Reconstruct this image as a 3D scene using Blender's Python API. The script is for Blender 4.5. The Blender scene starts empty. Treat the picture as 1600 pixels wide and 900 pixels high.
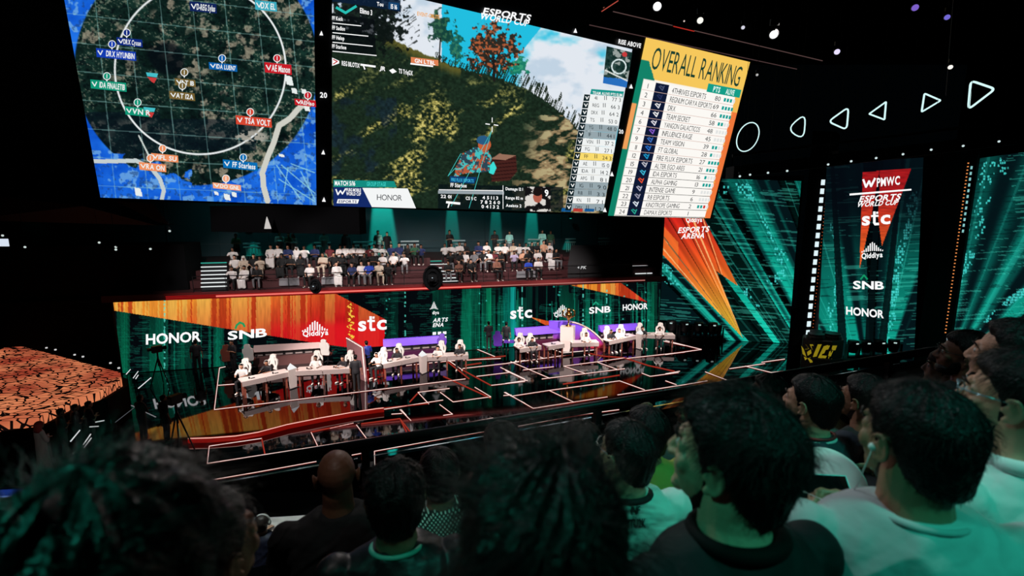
import bpy, bmesh, math, random
import numpy as np
from mathutils import Vector, Matrix, Euler
random.seed(7)
SC = bpy.context.scene
COL = SC.collection

# ---------------------------------------------------------------- camera
F, PIT, CH = 750.0, math.atan(121.0/750.0), 8.0
cd = bpy.data.cameras.new('camera')
cam = bpy.data.objects.new('camera', cd); COL.objects.link(cam)
cam.location = (0, 0, CH); cam.rotation_euler = (math.pi/2 - PIT, 0, 0)
cd.sensor_width = 36.0; cd.lens = 36.0*F/1600.0
cd.clip_start = 0.05; cd.clip_end = 300
cd.dof.use_dof = True; cd.dof.focus_distance = 12.0; cd.dof.aperture_fstop = 2.8
SC.camera = cam
SC.view_settings.view_transform = 'Standard'
SC.view_settings.look = 'None'
SC.view_settings.gamma = 1.0
SC.view_settings.use_curve_mapping = False
SC.view_settings.exposure = 0.0

# ---------------------------------------------------------------- colour helpers
def s2l(c):
    c = c/255.0
    return c/12.92 if c <= 0.04045 else ((c+0.055)/1.055)**2.4
def lin(r, g, b): return (s2l(r), s2l(g), s2l(b), 1.0)

# ---------------------------------------------------------------- world
w = bpy.data.worlds.new('hall_dark'); SC.world = w; w.use_nodes = True
bg = w.node_tree.nodes['Background']
bg.inputs[0].default_value = (0.25, 0.55, 0.75, 1); bg.inputs[1].default_value = 0.0010

# ---------------------------------------------------------------- stage and house lights (unseen spots inferred from the light on people and desks)
LK = 1.0
def spot(name, loc, tgt, power, color, angle=40, blend=0.6, size=0.15):
    l = bpy.data.lights.new(name, 'SPOT'); l.energy = power*LK; l.color = color
    l.spot_size = math.radians(angle); l.spot_blend = blend; l.shadow_soft_size = size
    o = bpy.data.objects.new(name, l); COL.objects.link(o); o.location = loc
    o.rotation_euler = (Vector(tgt)-Vector(loc)).to_track_quat('-Z', 'Y').to_euler()
    return o
TEAL = (0.05, 1.0, 0.72); WHITE = (1.0, 0.86, 0.80); COOL=(0.55,1.0,0.92)
spot('house_spot', (3.4, -3.0, 13.5), (1.25, 1.1, 7.2), 1000, TEAL, 21, 0.5, 0.3)
spot('house_spot', (-1.6, 3.8, 14.0), (1.15, 1.3, 7.1), 560, (0.8,0.92,1.0), 24, 0.6, 0.3)
spot('house_spot', (-5.0, -0.5, 12.5), (0.1, 0.8, 7.5), 460, TEAL, 14, 0.7, 0.3)
spot('house_spot', (-1.5, 13.0, 13.0), (0.0, 1.8, 7.0), 680, (1.0,0.86,0.82), 20, 0.6, 0.3)
spot('stage_spot', (-12.0, 8.0, 13.0), (-9.5, 20.5, 0.8), 26000, WHITE, 24, 0.5)
spot('stage_spot', (-5.0, 9.0, 13.0), (-4.2, 23.0, 0.8), 26000, WHITE, 22, 0.5)
spot('stage_spot', (4.0, 12.0, 14.0), (3.0, 26.0, 0.8), 28000, WHITE, 26, 0.5)
spot('stage_spot', (8.0, 14.0, 14.0), (7.4, 26.5, 0.8), 22000, WHITE, 22, 0.5)
for bx, by_, tx, ty in ((-12.0, 17.3, -13.0, 24.8), (-7.5, 19.2, -8.5, 26.0), (-3.0, 21.0, -3.5, 27.5), (1.5, 23.0, 1.0, 28.5)):
    spot('balcony_spot', (bx, by_, 9.3), (tx, ty, 4.6), 2600, (1, .93, .9), 62, 0.6)  # unseen spots tucked behind the video wall to brighten the crowd

spot('house_spot', (-1.2, 0.2, 13.8), (-0.55, 1.9, 6.9), 230, (1.0, .9, .86), 15, 0.7, 0.3)  # unseen overhead spot added to put highlights on the nearer heads
# ---------------------------------------------------------------- pixel -> place helpers
SP, CP = math.sin(PIT), math.cos(PIT)
CAM = Vector((0, 0, CH))
def ray(px, py):
    x = (px-800.0)/F; y = -(py-450.0)/F
    return Vector((x, CP + y*SP, -SP + y*CP))
def on_z(px, py, z=0.0):
    d = ray(px, py); return CAM + d*((z-CH)/d.z)
def at_y(px, py, Y):
    d = ray(px, py); return CAM + d*(Y/d.y)
def at_d(px, py, dep): return CAM + ray(px, py)*dep
class Plane:
    def __init__(s, o, n):
        s.o = Vector(o); s.n = Vector(n).normalized()
        if (CAM-s.o).dot(s.n) < 0: s.n = -s.n
    def P(s, px, py, off=0.0):
        d = ray(px, py); o = s.o + s.n*off
        return CAM + d*((o-CAM).dot(s.n)/d.dot(s.n))
    def Pn(s, px, py, off=0.0):
        x = (px-800.0)/F; y = -(py-450.0)/F
        d = np.stack([x, CP + y*SP, -SP + y*CP], -1)
        n = np.array(s.n); o = np.array(s.o) + n*off; c = np.array(CAM)
        t = ((o-c)@n)/(d@n)
        return c + d*t[..., None]

# ---------------------------------------------------------------- materials
MC = {}
def pbr(name, rgb, rough=0.6, metal=0.0, spec=0.5, bump=0.0, bscale=40.0, var=0.0, coat=0.0):
    if name in MC: return MC[name]
    m = bpy.data.materials.new(name); m.use_nodes = True; MC[name] = m
    nt = m.node_tree; b = nt.nodes['Principled BSDF']
    b.inputs['Base Color'].default_value = lin(*rgb)
    b.inputs['Roughness'].default_value = rough; b.inputs['Metallic'].default_value = metal
    b.inputs['Specular IOR Level'].default_value = spec
    b.inputs['Coat Weight'].default_value = coat
    tc = nt.nodes.new('ShaderNodeTexCoord')
    no = nt.nodes.new('ShaderNodeTexNoise'); no.inputs['Scale'].default_value = bscale; no.inputs['Detail'].default_value = 3
    nt.links.new(tc.outputs['Object'], no.inputs['Vector'])
    if bump:
        bu = nt.nodes.new('ShaderNodeBump'); bu.inputs['Strength'].default_value = bump; bu.inputs['Distance'].default_value = 0.02
        nt.links.new(no.outputs['Fac'], bu.inputs['Height']); nt.links.new(bu.outputs['Normal'], b.inputs['Normal'])
    if var:
        mx = nt.nodes.new('ShaderNodeMix'); mx.data_type = 'RGBA'
        c = lin(*rgb); mx.inputs[6].default_value = tuple(v*(1-var) for v in c[:3])+(1,); mx.inputs[7].default_value = tuple(min(1, v*(1+var)) for v in c[:3])+(1,)
        nt.links.new(no.outputs['Fac'], mx.inputs[0]); nt.links.new(mx.outputs[2], b.inputs['Base Color'])
    return m
def emi(rgb, st=1.0):
    k = ('e', rgb, st)
    if k in MC: return MC[k]
    m = bpy.data.materials.new('glow_%d_%d_%d' % rgb); m.use_nodes = True; MC[k] = m
    nt = m.node_tree; nt.nodes.clear()
    e = nt.nodes.new('ShaderNodeEmission'); o = nt.nodes.new('ShaderNodeOutputMaterial')
    e.inputs[0].default_value = lin(*rgb); e.inputs[1].default_value = st
    nt.links.new(e.outputs[0], o.inputs[0]); return m
def led_mat(name='led_pixels', st=1.0):
    if name in MC: return MC[name]
    m = bpy.data.materials.new(name); m.use_nodes = True; MC[name] = m
    nt = m.node_tree; nt.nodes.clear()
    a = nt.nodes.new('ShaderNodeAttribute'); a.attribute_name = 'led'
    e = nt.nodes.new('ShaderNodeEmission'); o = nt.nodes.new('ShaderNodeOutputMaterial')
    e.inputs[1].default_value = st
    nt.links.new(a.outputs['Color'], e.inputs[0]); nt.links.new(e.outputs[0], o.inputs[0]); return m

# ---------------------------------------------------------------- objects
def setp(o, label=None, cat=None, group=None, kind=None):
    if label: o['label'] = label
    if cat: o['category'] = cat
    if group: o['group'] = group
    if kind: o['kind'] = kind
    return o
def thing(name, label, cat, loc=(0, 0, 0), rz=0, group=None):
    o = bpy.data.objects.new(name, None); COL.objects.link(o)
    o.location = loc; o.rotation_euler = (0, 0, rz); o.empty_display_size = 0.1
    return setp(o, label, cat, group)
def fix_local(me, parent):
    if parent is None: return
    M = Matrix.Translation(parent.location) @ parent.rotation_euler.to_matrix().to_4x4()
    p = parent
    if p.parent is not None:
        q = p.parent; M = Matrix.Translation(q.location) @ q.rotation_euler.to_matrix().to_4x4() @ M
    me.transform(M.inverted())
def link(name, me, mats, parent=None, world=True, label=None):
    o = bpy.data.objects.new(name, me); COL.objects.link(o)
    if not isinstance(mats, (list, tuple)): mats = [mats]
    if len(me.materials) == 0:
        for m in mats: me.materials.append(m)
    if parent is not None:
        if world: fix_local(me, parent)
        o.parent = parent
    if label: o['label'] = label
    return o
class MB:
    def __init__(s): s.v = []; s.f = []; s.m = []; s.k = 0; s.smooth = False
    def add(s, vs, fs, k=None):
        b = len(s.v); s.v += [tuple(v) for v in vs]
        for f in fs: s.f.append(tuple(b+i for i in f)); s.m.append(s.k if k is None else k)
        return s
    def box(s, c, sz, rz=0, k=None, M=None):
        x, y, z = [q/2 for q in sz]; ca, sa = math.cos(rz), math.sin(rz)
        vs = []
        for dz in (-z, z):
            for dx, dy in ((-x, -y), (x, -y), (x, y), (-x, y)):
                p = Vector((dx*ca-dy*sa, dx*sa+dy*ca, dz))
                if M: p = M @ p
                vs.append(Vector(c)+p)
        return s.add(vs, [(3, 2, 1, 0), (4, 5, 6, 7), (0, 1, 5, 4), (1, 2, 6, 5), (2, 3, 7, 6), (3, 0, 4, 7)], k)
    def prism(s, poly, vec, k=None):
        n = len(poly); a = [Vector(p) for p in poly]; b = [p+Vector(vec) for p in a]
        return s.add(a+b, [tuple(range(n-1, -1, -1)), tuple(range(n, 2*n))]+[(i, (i+1) % n, n+(i+1) % n, n+i) for i in range(n)], k)
    def poly(s, pts, k=None): return s.add(pts, [tuple(range(len(pts)))], k)
    def tube(s, pts, r, n=8, k=None, closed=False):
        pts = [Vector(p) for p in pts]; N = len(pts)
        rs = r if isinstance(r, (list, tuple)) else [r]*N
        vs = []; up0 = None
        for i, p in enumerate(pts):
            a = pts[i-1] if (i > 0 or closed) else p; b = pts[(i+1) % N] if (i < N-1 or closed) else p
            t = (b-a)
            if t.length < 1e-9: t = Vector((0, 0, 1))
            t.normalize()
            if up0 is None: up0 = Vector((0, 0, 1)) if abs(t.z) < 0.9 else Vector((1, 0, 0))
            u = (up0 - t*up0.dot(t))
            if u.length < 1e-6: u = t.orthogonal()
            u.normalize(); w_ = t.cross(u); up0 = u
            for j in range(n):
                an = 2*math.pi*j/n; vs.append(p+(u*math.cos(an)+w_*math.sin(an))*rs[i])
        fs = []
        for i in range(N if closed else N-1):
            for j in range(n):
                a = i*n+j; b = i*n+(j+1) % n; i2 = (i+1) % N
                fs.append((a, b, i2*n+(j+1) % n, i2*n+j))
        if not closed: fs += [tuple(range(n-1, -1, -1)), tuple(range((N-1)*n, N*n))]
        return s.add(vs, fs, k)
    def loft(s, rings, n=20, k=None):
        vs = []
        for (cx, cy, cz, rx, ry) in rings:
            for j in range(n):
                a = 2*math.pi*j/n; vs.append((cx+rx*math.cos(a), cy+ry*math.sin(a), cz))
        fs = []
        for i in range(len(rings)-1):
            for j in range(n): fs.append((i*n+j, i*n+(j+1) % n, (i+1)*n+(j+1) % n, (i+1)*n+j))
        fs += [tuple(range(n-1, -1, -1)), tuple(range((len(rings)-1)*n, len(rings)*n))]
        return s.add(vs, fs, k)
    def lathe(s, prof, c, n=16, k=None): return s.loft([(c[0], c[1], c[2]+z, max(r, .0005), max(r, .0005)) for r, z in prof], n, k)
    def ell(s, c, r, M=None, n=14, k=None):
        if not isinstance(r, (list, tuple)): r = (r, r, r)
        vs = []; c = Vector(c); h = n//2+1
        for i in range(1, h):
            t = math.pi*i/h
            for j in range(n):
                a = 2*math.pi*j/n
                p = Vector((r[0]*math.sin(t)*math.cos(a), r[1]*math.sin(t)*math.sin(a), r[2]*math.cos(t)))
                if M: p = M @ p
                vs.append(c+p)
        for z in (1, -1):
            p = Vector((0, 0, r[2]*z))
            if M: p = M @ p
            vs.append(c+p)
        T = (h-1)*n; fs = []
        for i in range(h-2):
            for j in range(n): fs.append((i*n+j, (i+1)*n+j, (i+1)*n+(j+1) % n, i*n+(j+1) % n))
        for j in range(n):
            fs.append((T, j, (j+1) % n)); fs.append((T+1, (h-2)*n+(j+1) % n, (h-2)*n+j))
        return s.add(vs, fs, k)
    def cap(s, a, b, ra, rb, n=12, k=None):
        a = Vector(a); b = Vector(b)
        s.tube([a, b], [ra, rb], n, k); s.ell(a, ra, None, n, k); s.ell(b, rb, None, n, k); return s
    def mesh(s, name='m', smooth=None):
        me = bpy.data.meshes.new(name); me.from_pydata(s.v, [], s.f)
        if any(s.m): me.polygons.foreach_set('material_index', s.m)
        if (s.smooth if smooth is None else smooth): me.polygons.foreach_set('use_smooth', [True]*len(s.f))
        me.update(); return me
    def build(s, name, mats, parent=None, world=True, label=None, smooth=None):
        me = s.mesh(name, smooth)
        if not isinstance(mats, (list, tuple)): mats = [mats]
        for m in mats: me.materials.append(m)
        return link(name, me, mats, parent, world, label)
def remesh(mb, voxel, smooth=4, fac=0.5):
    me = mb.mesh('tmp'); o = bpy.data.objects.new('tmp', me); COL.objects.link(o)
    r = o.modifiers.new('r', 'REMESH'); r.mode = 'VOXEL'; r.voxel_size = voxel; r.use_smooth_shade = True
    if smooth:
        q = o.modifiers.new('s', 'SMOOTH'); q.iterations = smooth; q.factor = fac
    dg = bpy.context.evaluated_depsgraph_get()
    out = bpy.data.meshes.new_from_object(o.evaluated_get(dg)); out.materials.clear()
    bpy.data.objects.remove(o); bpy.data.meshes.remove(me)
    out.polygons.foreach_set('use_smooth', [True]*len(out.polygons)); return out

# ---------------------------------------------------------------- lettering
GL = {}
def glyph(ch, bold):
    k = (ch, bold)
    if k in GL: return GL[k]
    cu = bpy.data.curves.new('g', 'FONT'); cu.body = ch; cu.size = 1.0; cu.offset = 0.028 if bold else 0.0; cu.resolution_u = 3
    o = bpy.data.objects.new('g', cu); COL.objects.link(o)
    dg = bpy.context.evaluated_depsgraph_get()
    me = bpy.data.meshes.new_from_object(o.evaluated_get(dg))
    V = np.array([v.co[:2] for v in me.vertices]) if len(me.vertices) else np.zeros((0, 2))
    Fs = [tuple(p.vertices) for p in me.polygons]
    bpy.data.objects.remove(o); bpy.data.meshes.remove(me); bpy.data.curves.remove(cu)
    GL[k] = (V, Fs); return GL[k]
def text_geo(txt, bold=True, gap=0.07):
    x = 0; V = []; Fs = []
    for ch in txt:
        if ch == ' ': x += 0.3; continue
        v, f = glyph(ch, bold)
        if len(v) == 0: continue
        mn, mx = v[:, 0].min(), v[:, 0].max(); b = len(V)
        for a in v: V.append((a[0]-mn+x, a[1]))
        Fs += [tuple(b+i for i in q) for q in f]; x += mx-mn+gap
    wid = x-gap; H = 0.70
    mn_ = 0.46*len(txt)
    if wid < mn_: V = [(a+(mn_-wid)/2, c) for a, c in V]; wid = mn_
    return [(a/wid, c/H) for a, c in V], Fs
def text_on(mb, pl, txt, p0, p1, h, lean=0.0, bold=True, off=0.03, k=0, flipv=1):
    """lettering whose baseline runs from p0 to p1 on the panel, cap height h; lean = sideways shift of the top"""
    V, Fs = text_geo(txt, bold)
    O = pl.P(p0[0], p0[1], off); R = pl.P(p1[0], p1[1], off)-O
    U = pl.P(p0[0]+lean, p0[1]-h, off)-O
    mb.add([O+R*a+U*c for a, c in V], Fs, k)
def poly_on(mb, pl, pts, off=0.02, k=0): mb.poly([pl.P(x, y, off) for x, y in pts], k)
def line_on(mb, pl, pts, wpx, off=0.02, k=0, closed=False):
    n = len(pts)
    for i in range(n if closed else n-1):
        a = np.array(pts[i], float); b = np.array(pts[(i+1) % n], float); d = b-a; L = math.hypot(*d)
        if L < 1e-6: continue
        q = np.array([-d[1], d[0]])/L*wpx/2; e = d/L*wpx*0.3
        poly_on(mb, pl, [tuple(a-e+q), tuple(a-e-q), tuple(b+e-q), tuple(b+e+q)], off, k)

# ---------------------------------------------------------------- picture maths for LED content
def h2(ix, iy, seed):
    n = (ix.astype(np.int64)*374761393 + iy.astype(np.int64)*668265263 + seed*982451653) & 0x7fffffff
    n = ((n ^ (n >> 13))*1274126177) & 0x7fffffff
    return ((n ^ (n >> 16)) & 0xffff)/65535.0
def vn(x, y, seed=0):
    ix = np.floor(x); iy = np.floor(y); fx = x-ix; fy = y-iy
    fx = fx*fx*(3-2*fx); fy = fy*fy*(3-2*fy)
    a = h2(ix, iy, seed); b = h2(ix+1, iy, seed); c = h2(ix, iy+1, seed); d = h2(ix+1, iy+1, seed)
    return a*(1-fx)*(1-fy)+b*fx*(1-fy)+c*(1-fx)*fy+d*fx*fy
def fbm(x, y, seed=0, o=4):
    s = 0; a = 0.5; t = 0
    for i in range(o): s = s+a*vn(x, y, seed+i*17); t += a; a *= 0.5; x = x*2.03; y = y*2.03
    return s/t
def sst(a, b, x):
    t = np.clip((x-a)/(b-a), 0, 1); return t*t*(3-2*t)
def inpoly(X, Y, pts):
    r = np.zeros(X.shape, bool); n = len(pts)
    for i in range(n):
        x0, y0 = pts[i]; x1, y1 = pts[(i+1) % n]
        if y0 == y1: continue
        c = ((Y < y0) != (Y < y1)) & (X < (x1-x0)*(Y-y0)/(y1-y0)+x0); r ^= c
    return r
def dseg(X, Y, a, b):
    dx, dy = b[0]-a[0], b[1]-a[1]; t = np.clip(((X-a[0])*dx+(Y-a[1])*dy)/(dx*dx+dy*dy+1e-9), 0, 1)
    return np.hypot(X-a[0]-t*dx, Y-a[1]-t*dy)
def mixc(C, m, rgb):
    m = np.asarray(m, float)[..., None]; C[:] = C*(1-m)+np.array(rgb, float)*m
def led_screen(name, pl, quad, nx, ny, fn, parent, off=0.0, label=None):
    """a grid of LED cells on the panel; fn(X, Y, U, V) gives the sRGB picture it shows"""
    tl, tr, br, bl = [np.array(q, float) for q in quad]
    # projective interpolation through the real rectangle corners
    c = [np.array(pl.P(*q, off)) for q in (tl, tr, br, bl)]
    u = np.linspace(0, 1, nx+1); v = np.linspace(0, 1, ny+1); U, V = np.meshgrid(u, v)
    W = (c[0][None, None]*((1-U)*(1-V))[..., None]+c[1][None, None]*(U*(1-V))[..., None]+c[2][None, None]*(U*V)[..., None]+c[3][None, None]*((1-U)*V)[..., None])
    d = W-np.array(CAM); zc = d[..., 1]*CP-d[..., 2]*SP; yc = d[..., 1]*SP+d[..., 2]*CP
    X = 800+F*d[..., 0]/zc; Y = 450-F*yc/zc
    C = np.clip(fn(X, Y, U, V), 0, 255)/255.0
    C = np.where(C <= 0.04045, C/12.92, ((C+0.055)/1.055)**2.4)
    me = bpy.data.meshes.new(name); nv = (nx+1)*(ny+1); nf = nx*ny
    me.vertices.add(nv); me.vertices.foreach_set('co', W.reshape(-1).astype(np.float32))
    i = np.arange(nf); r = i//nx; q = i % nx; a = r*(nx+1)+q
    idx = np.stack([a, a+1, a+nx+2, a+nx+1], -1).reshape(-1)
    me.loops.add(nf*4); me.loops.foreach_set('vertex_index', idx.astype(np.int32))
    me.polygons.add(nf); me.polygons.foreach_set('loop_start', (i*4).astype(np.int32))
    me.update(calc_edges=True)
    at = me.color_attributes.new('led', 'FLOAT_COLOR', 'POINT')
    rgba = np.ones((nv, 4), np.float32); rgba[:, :3] = C.reshape(-1, 3); at.data.foreach_set('color', rgba.reshape(-1))
    return link(name, me, led_mat(), parent, True, label)

# ================================================================ SETTING: hall shell
black = pbr('hall_black', (9, 10, 12), 0.9, spec=0.1)
dark = pbr('dark_metal', (16, 17, 20), 0.45, metal=0.3, bump=0.05)
fascia = pbr('fascia_black', (12, 12, 15), 0.6)
def struct(name, mb, mats): return setp(mb.build(name, mats), kind='structure')
m = MB(); m.box((0, 16, -2.2), (90, 66, 0.2)); struct('floor', m, black)
m = MB(); m.box((0, 16, 22), (90, 66, 0.3))
for i in range(9): m.box((0, -4+5*i, 21.6), (88, 0.3, 0.5))
struct('ceiling', m, black)
m = MB(); m.box((-40, 16, 10), (0.4, 66, 24)); struct('wall_left', m, black)
m = MB(); m.box((44, 16, 10), (0.4, 66, 24)); struct('wall_right', m, black)
m = MB(); m.box((0, -8, 10), (90, 0.4, 24)); struct('wall_rear', m, black)

# stage wall line (LED wall at the back of the stage) and the balcony above it
A = on_z(192, 584); B = on_z(1028, 527); A.z = B.z = 0
wd = (B-A).normalized(); wn = Vector((wd.y, -wd.x, 0))      # wn points to the viewer
WH = 3.62
def W(s, off, z): return A + wd*s - wn*off + Vector((0, 0, z))   # off = distance behind the wall line
WL = (B-A).length
wallp = Plane(A, wn)
wall_teal = pbr('back_wall_paint', (44, 66, 72), 0.75, bump=0.15, bscale=3)
m = MB(); 
m.prism([W(-30, 9.0, -2), W(WL+8, 9.0, -2), W(WL+8, 9.4, -2), W(-30, 9.4, -2)], (0, 0, 22))
for i in range(24): m.box(W(-28+3*i, 8.97, 9), (0.05, 0.05, 18), math.atan2(wd.y, wd.x))
struct('wall_back', m, wall_teal)

# ================================================================ stage deck: black mirror floor with light lines
mir = pbr('mirror_black_acrylic', (96, 96, 100), 0.035, metal=1.0)
deck_edge = pbr('deck_edge', (14, 14, 18), 0.4)
front = [(-400, 845), (300, 762), (585, 716), (1000, 646), (1300, 590), (1700, 540)]
FP = [on_z(x, y) for x, y in front]
poly = FP + [Vector((43.4, 30, 0)), B+Vector((6, 6, 0)), B+Vector((0.3, .3, 0)), A+Vector((-.3, .3, 0)), Vector((-32, 22, 0))]
root = thing('stage_deck', 'wide black mirror-gloss stage deck crossed by thin white and red light lines', 'stage', on_z(700, 640))
m = MB(); m.prism([p-Vector((0, 0, 0.5)) for p in poly], (0, 0, 0.499)); m.k = 1
m.build('deck', [mir, deck_edge], root)
m = MB(); m.prism([on_z(x, y, -.004) for x, y in ((640,645),(600,612),(702,566),(790,545),(845,540),(905,541),(980,558),(1062,581),(1010,612),(960,634),(850,650))], (0, 0, .008)); m.build('dark_inset', pbr('dark_acrylic', (52, 44, 48), .06, metal=1.0), root)
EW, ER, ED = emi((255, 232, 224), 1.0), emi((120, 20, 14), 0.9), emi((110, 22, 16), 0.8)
def floor_line(pts, red=0, z=0.0, w=1.0, closed=False, parent=None):
    mb = MB()
    n = len(pts)
    for i in range(n if closed else n-1):
        a = np.array(pts[i], float); b = np.array(pts[(i+1) % n], float); d = b-a; L = math.hypot(*d)
        q = np.array([-d[1], d[0]])/L; e = d/L*w*0.4
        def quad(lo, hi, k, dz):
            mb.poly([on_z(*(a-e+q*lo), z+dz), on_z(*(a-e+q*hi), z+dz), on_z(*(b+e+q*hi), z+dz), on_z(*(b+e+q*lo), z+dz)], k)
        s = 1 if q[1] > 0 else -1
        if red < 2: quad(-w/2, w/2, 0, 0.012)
        quad(-w/2-0.5, w/2+1.0*(1 if s > 0 else 1), 1, 0.006)  # darker red band paints the glow fringe along each line
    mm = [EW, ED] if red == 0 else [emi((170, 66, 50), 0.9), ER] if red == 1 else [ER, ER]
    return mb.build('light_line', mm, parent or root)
LN = [
 [(352,573),(343,575),(335,640),(580,610),(727,592)], [(341,602),(367,600)], [(567,579),(588,576)],
 [(702,564),(721,577)], [(635,571),(700,564),(782,560)], [(693,541),(703,548)], [(730,539),(773,557)],
 [(721,576),(790,568),(820,563)], [(745,588),(795,582)], [(768,602),(820,596)], [(782,574),(820,592)],
 [(742,605),(767,620),(708,628),(688,613)], [(702,607),(653,613),(670,631)], [(570,643),(603,639),(692,625)],
 [(627,640),(635,649)], [(687,632),(707,647),(693,649)], [(788,613),(820,630)], [(787,618),(799,617)],
 [(849,542),(880,553),(907,549)], [(822,550),(850,560)], [(790,568),(877,556),(907,551)], [(798,565),(859,591)],
 [(847,592),(976,576)], [(818,578),(865,573)], [(881,572),(935,565),(976,559)], [(881,572),(913,583)],
 [(934,566),(964,577)], [(979,560),(1070,550)], [(1003,583),(1016,588),(1060,582)], [(790,599),(824,594)],
 [(790,579),(824,595)], [(799,619),(858,610),(968,595),(1007,609)], [(858,610),(896,628)],
 [(790,613),(833,638),(949,620)], [(965,617),(1070,601),(1105,595)], [(810,666),(898,649),(967,640)],
 [(1037,533),(1070,540)], [(1040,532),(1096,546),(1040,554)], [(1140,576),(1195,568)], [(1165,572),(1205,582),(1225,580)],
 [(1102,581),(1136,594)], [(1040,584),(1062,580)], [(1040,595),(1057,601)],
 [(409,685),(327,697),(324,724),(642,675)], [(486,675),(496,696)],
 [(557,664),(572,684)], [(516,669),(552,661)], [(625,640),(642,657)], 
 [(550,711),(566,708),(566,718)], [(586,742),(585,705),(700,684),(757,674)], [(710,664),(770,653)], [(300,755),(400,738),(494,721)],
 [(612,647),(628,646)], [(1190,566),(1226,561)]]
LR = [[(721,577),(767,602)], [(976,559),(1013,571),(1054,580)], [(409,685),(414,709)], [(486,675),(552,661)], [(565,662),(625,654),(642,676)],
 [(625,654),(636,676)], [(690,684),(760,672)], [(723,563),(790,556)], [(725,571),(752,567)], [(567,643),(597,638),(670,630)], [(693,588),(767,622)],
 [(907,549),(940,556),(976,559)], [(870,633),(949,620)], [(733,592),(700,566)], [(880,600),(968,586)], [(640,628),(652,615)]]
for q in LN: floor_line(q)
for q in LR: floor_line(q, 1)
# red side glow faces of the stepped centre deck
m = MB()
for a_, b_, h_ in (((721,577),(767,602),5), ((742,606),(767,620),6), ((833,638),(870,633),5)):
    m.poly([on_z(*a_, .004), on_z(*b_, .004), on_z(b_[0], b_[1]+h_, .004), on_z(a_[0], a_[1]+h_, .004)])
# raised step edge lit red, built as a self-glowing tube
t = thing('red_step_edge', 'thick red-lit step edge snaking along the front of the mirror deck, built as a glowing tube', 'light tube', on_z(450, 668, 0))
pts = [on_z(x, y, 0.10) for x, y in ((296,688),(330,687),(370,684),(405,678),(450,666),(500,656),(550,647),(590,641),(600,640))]
m = MB(); m.smooth = True; m.tube(pts, 0.10, 10)
tubem = pbr('red_tube', (150, 30, 24), 0.25); tubem.node_tree.nodes['Principled BSDF'].inputs['Emission Color'].default_value = lin(190, 30, 22); tubem.node_tree.nodes['Principled BSDF'].inputs['Emission Strength'].default_value = 0.35  # emission stands in for red light falling on the step edge
m.build('tube', tubem, t)
m = MB(); m.tube([p+Vector((0, -.05, .09)) for p in pts], 0.018, 6); m.build('edge_highlight', emi((255, 190, 175), 1.0), t)  # glowing strip stands in for the bright highlight along the edge

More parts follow.
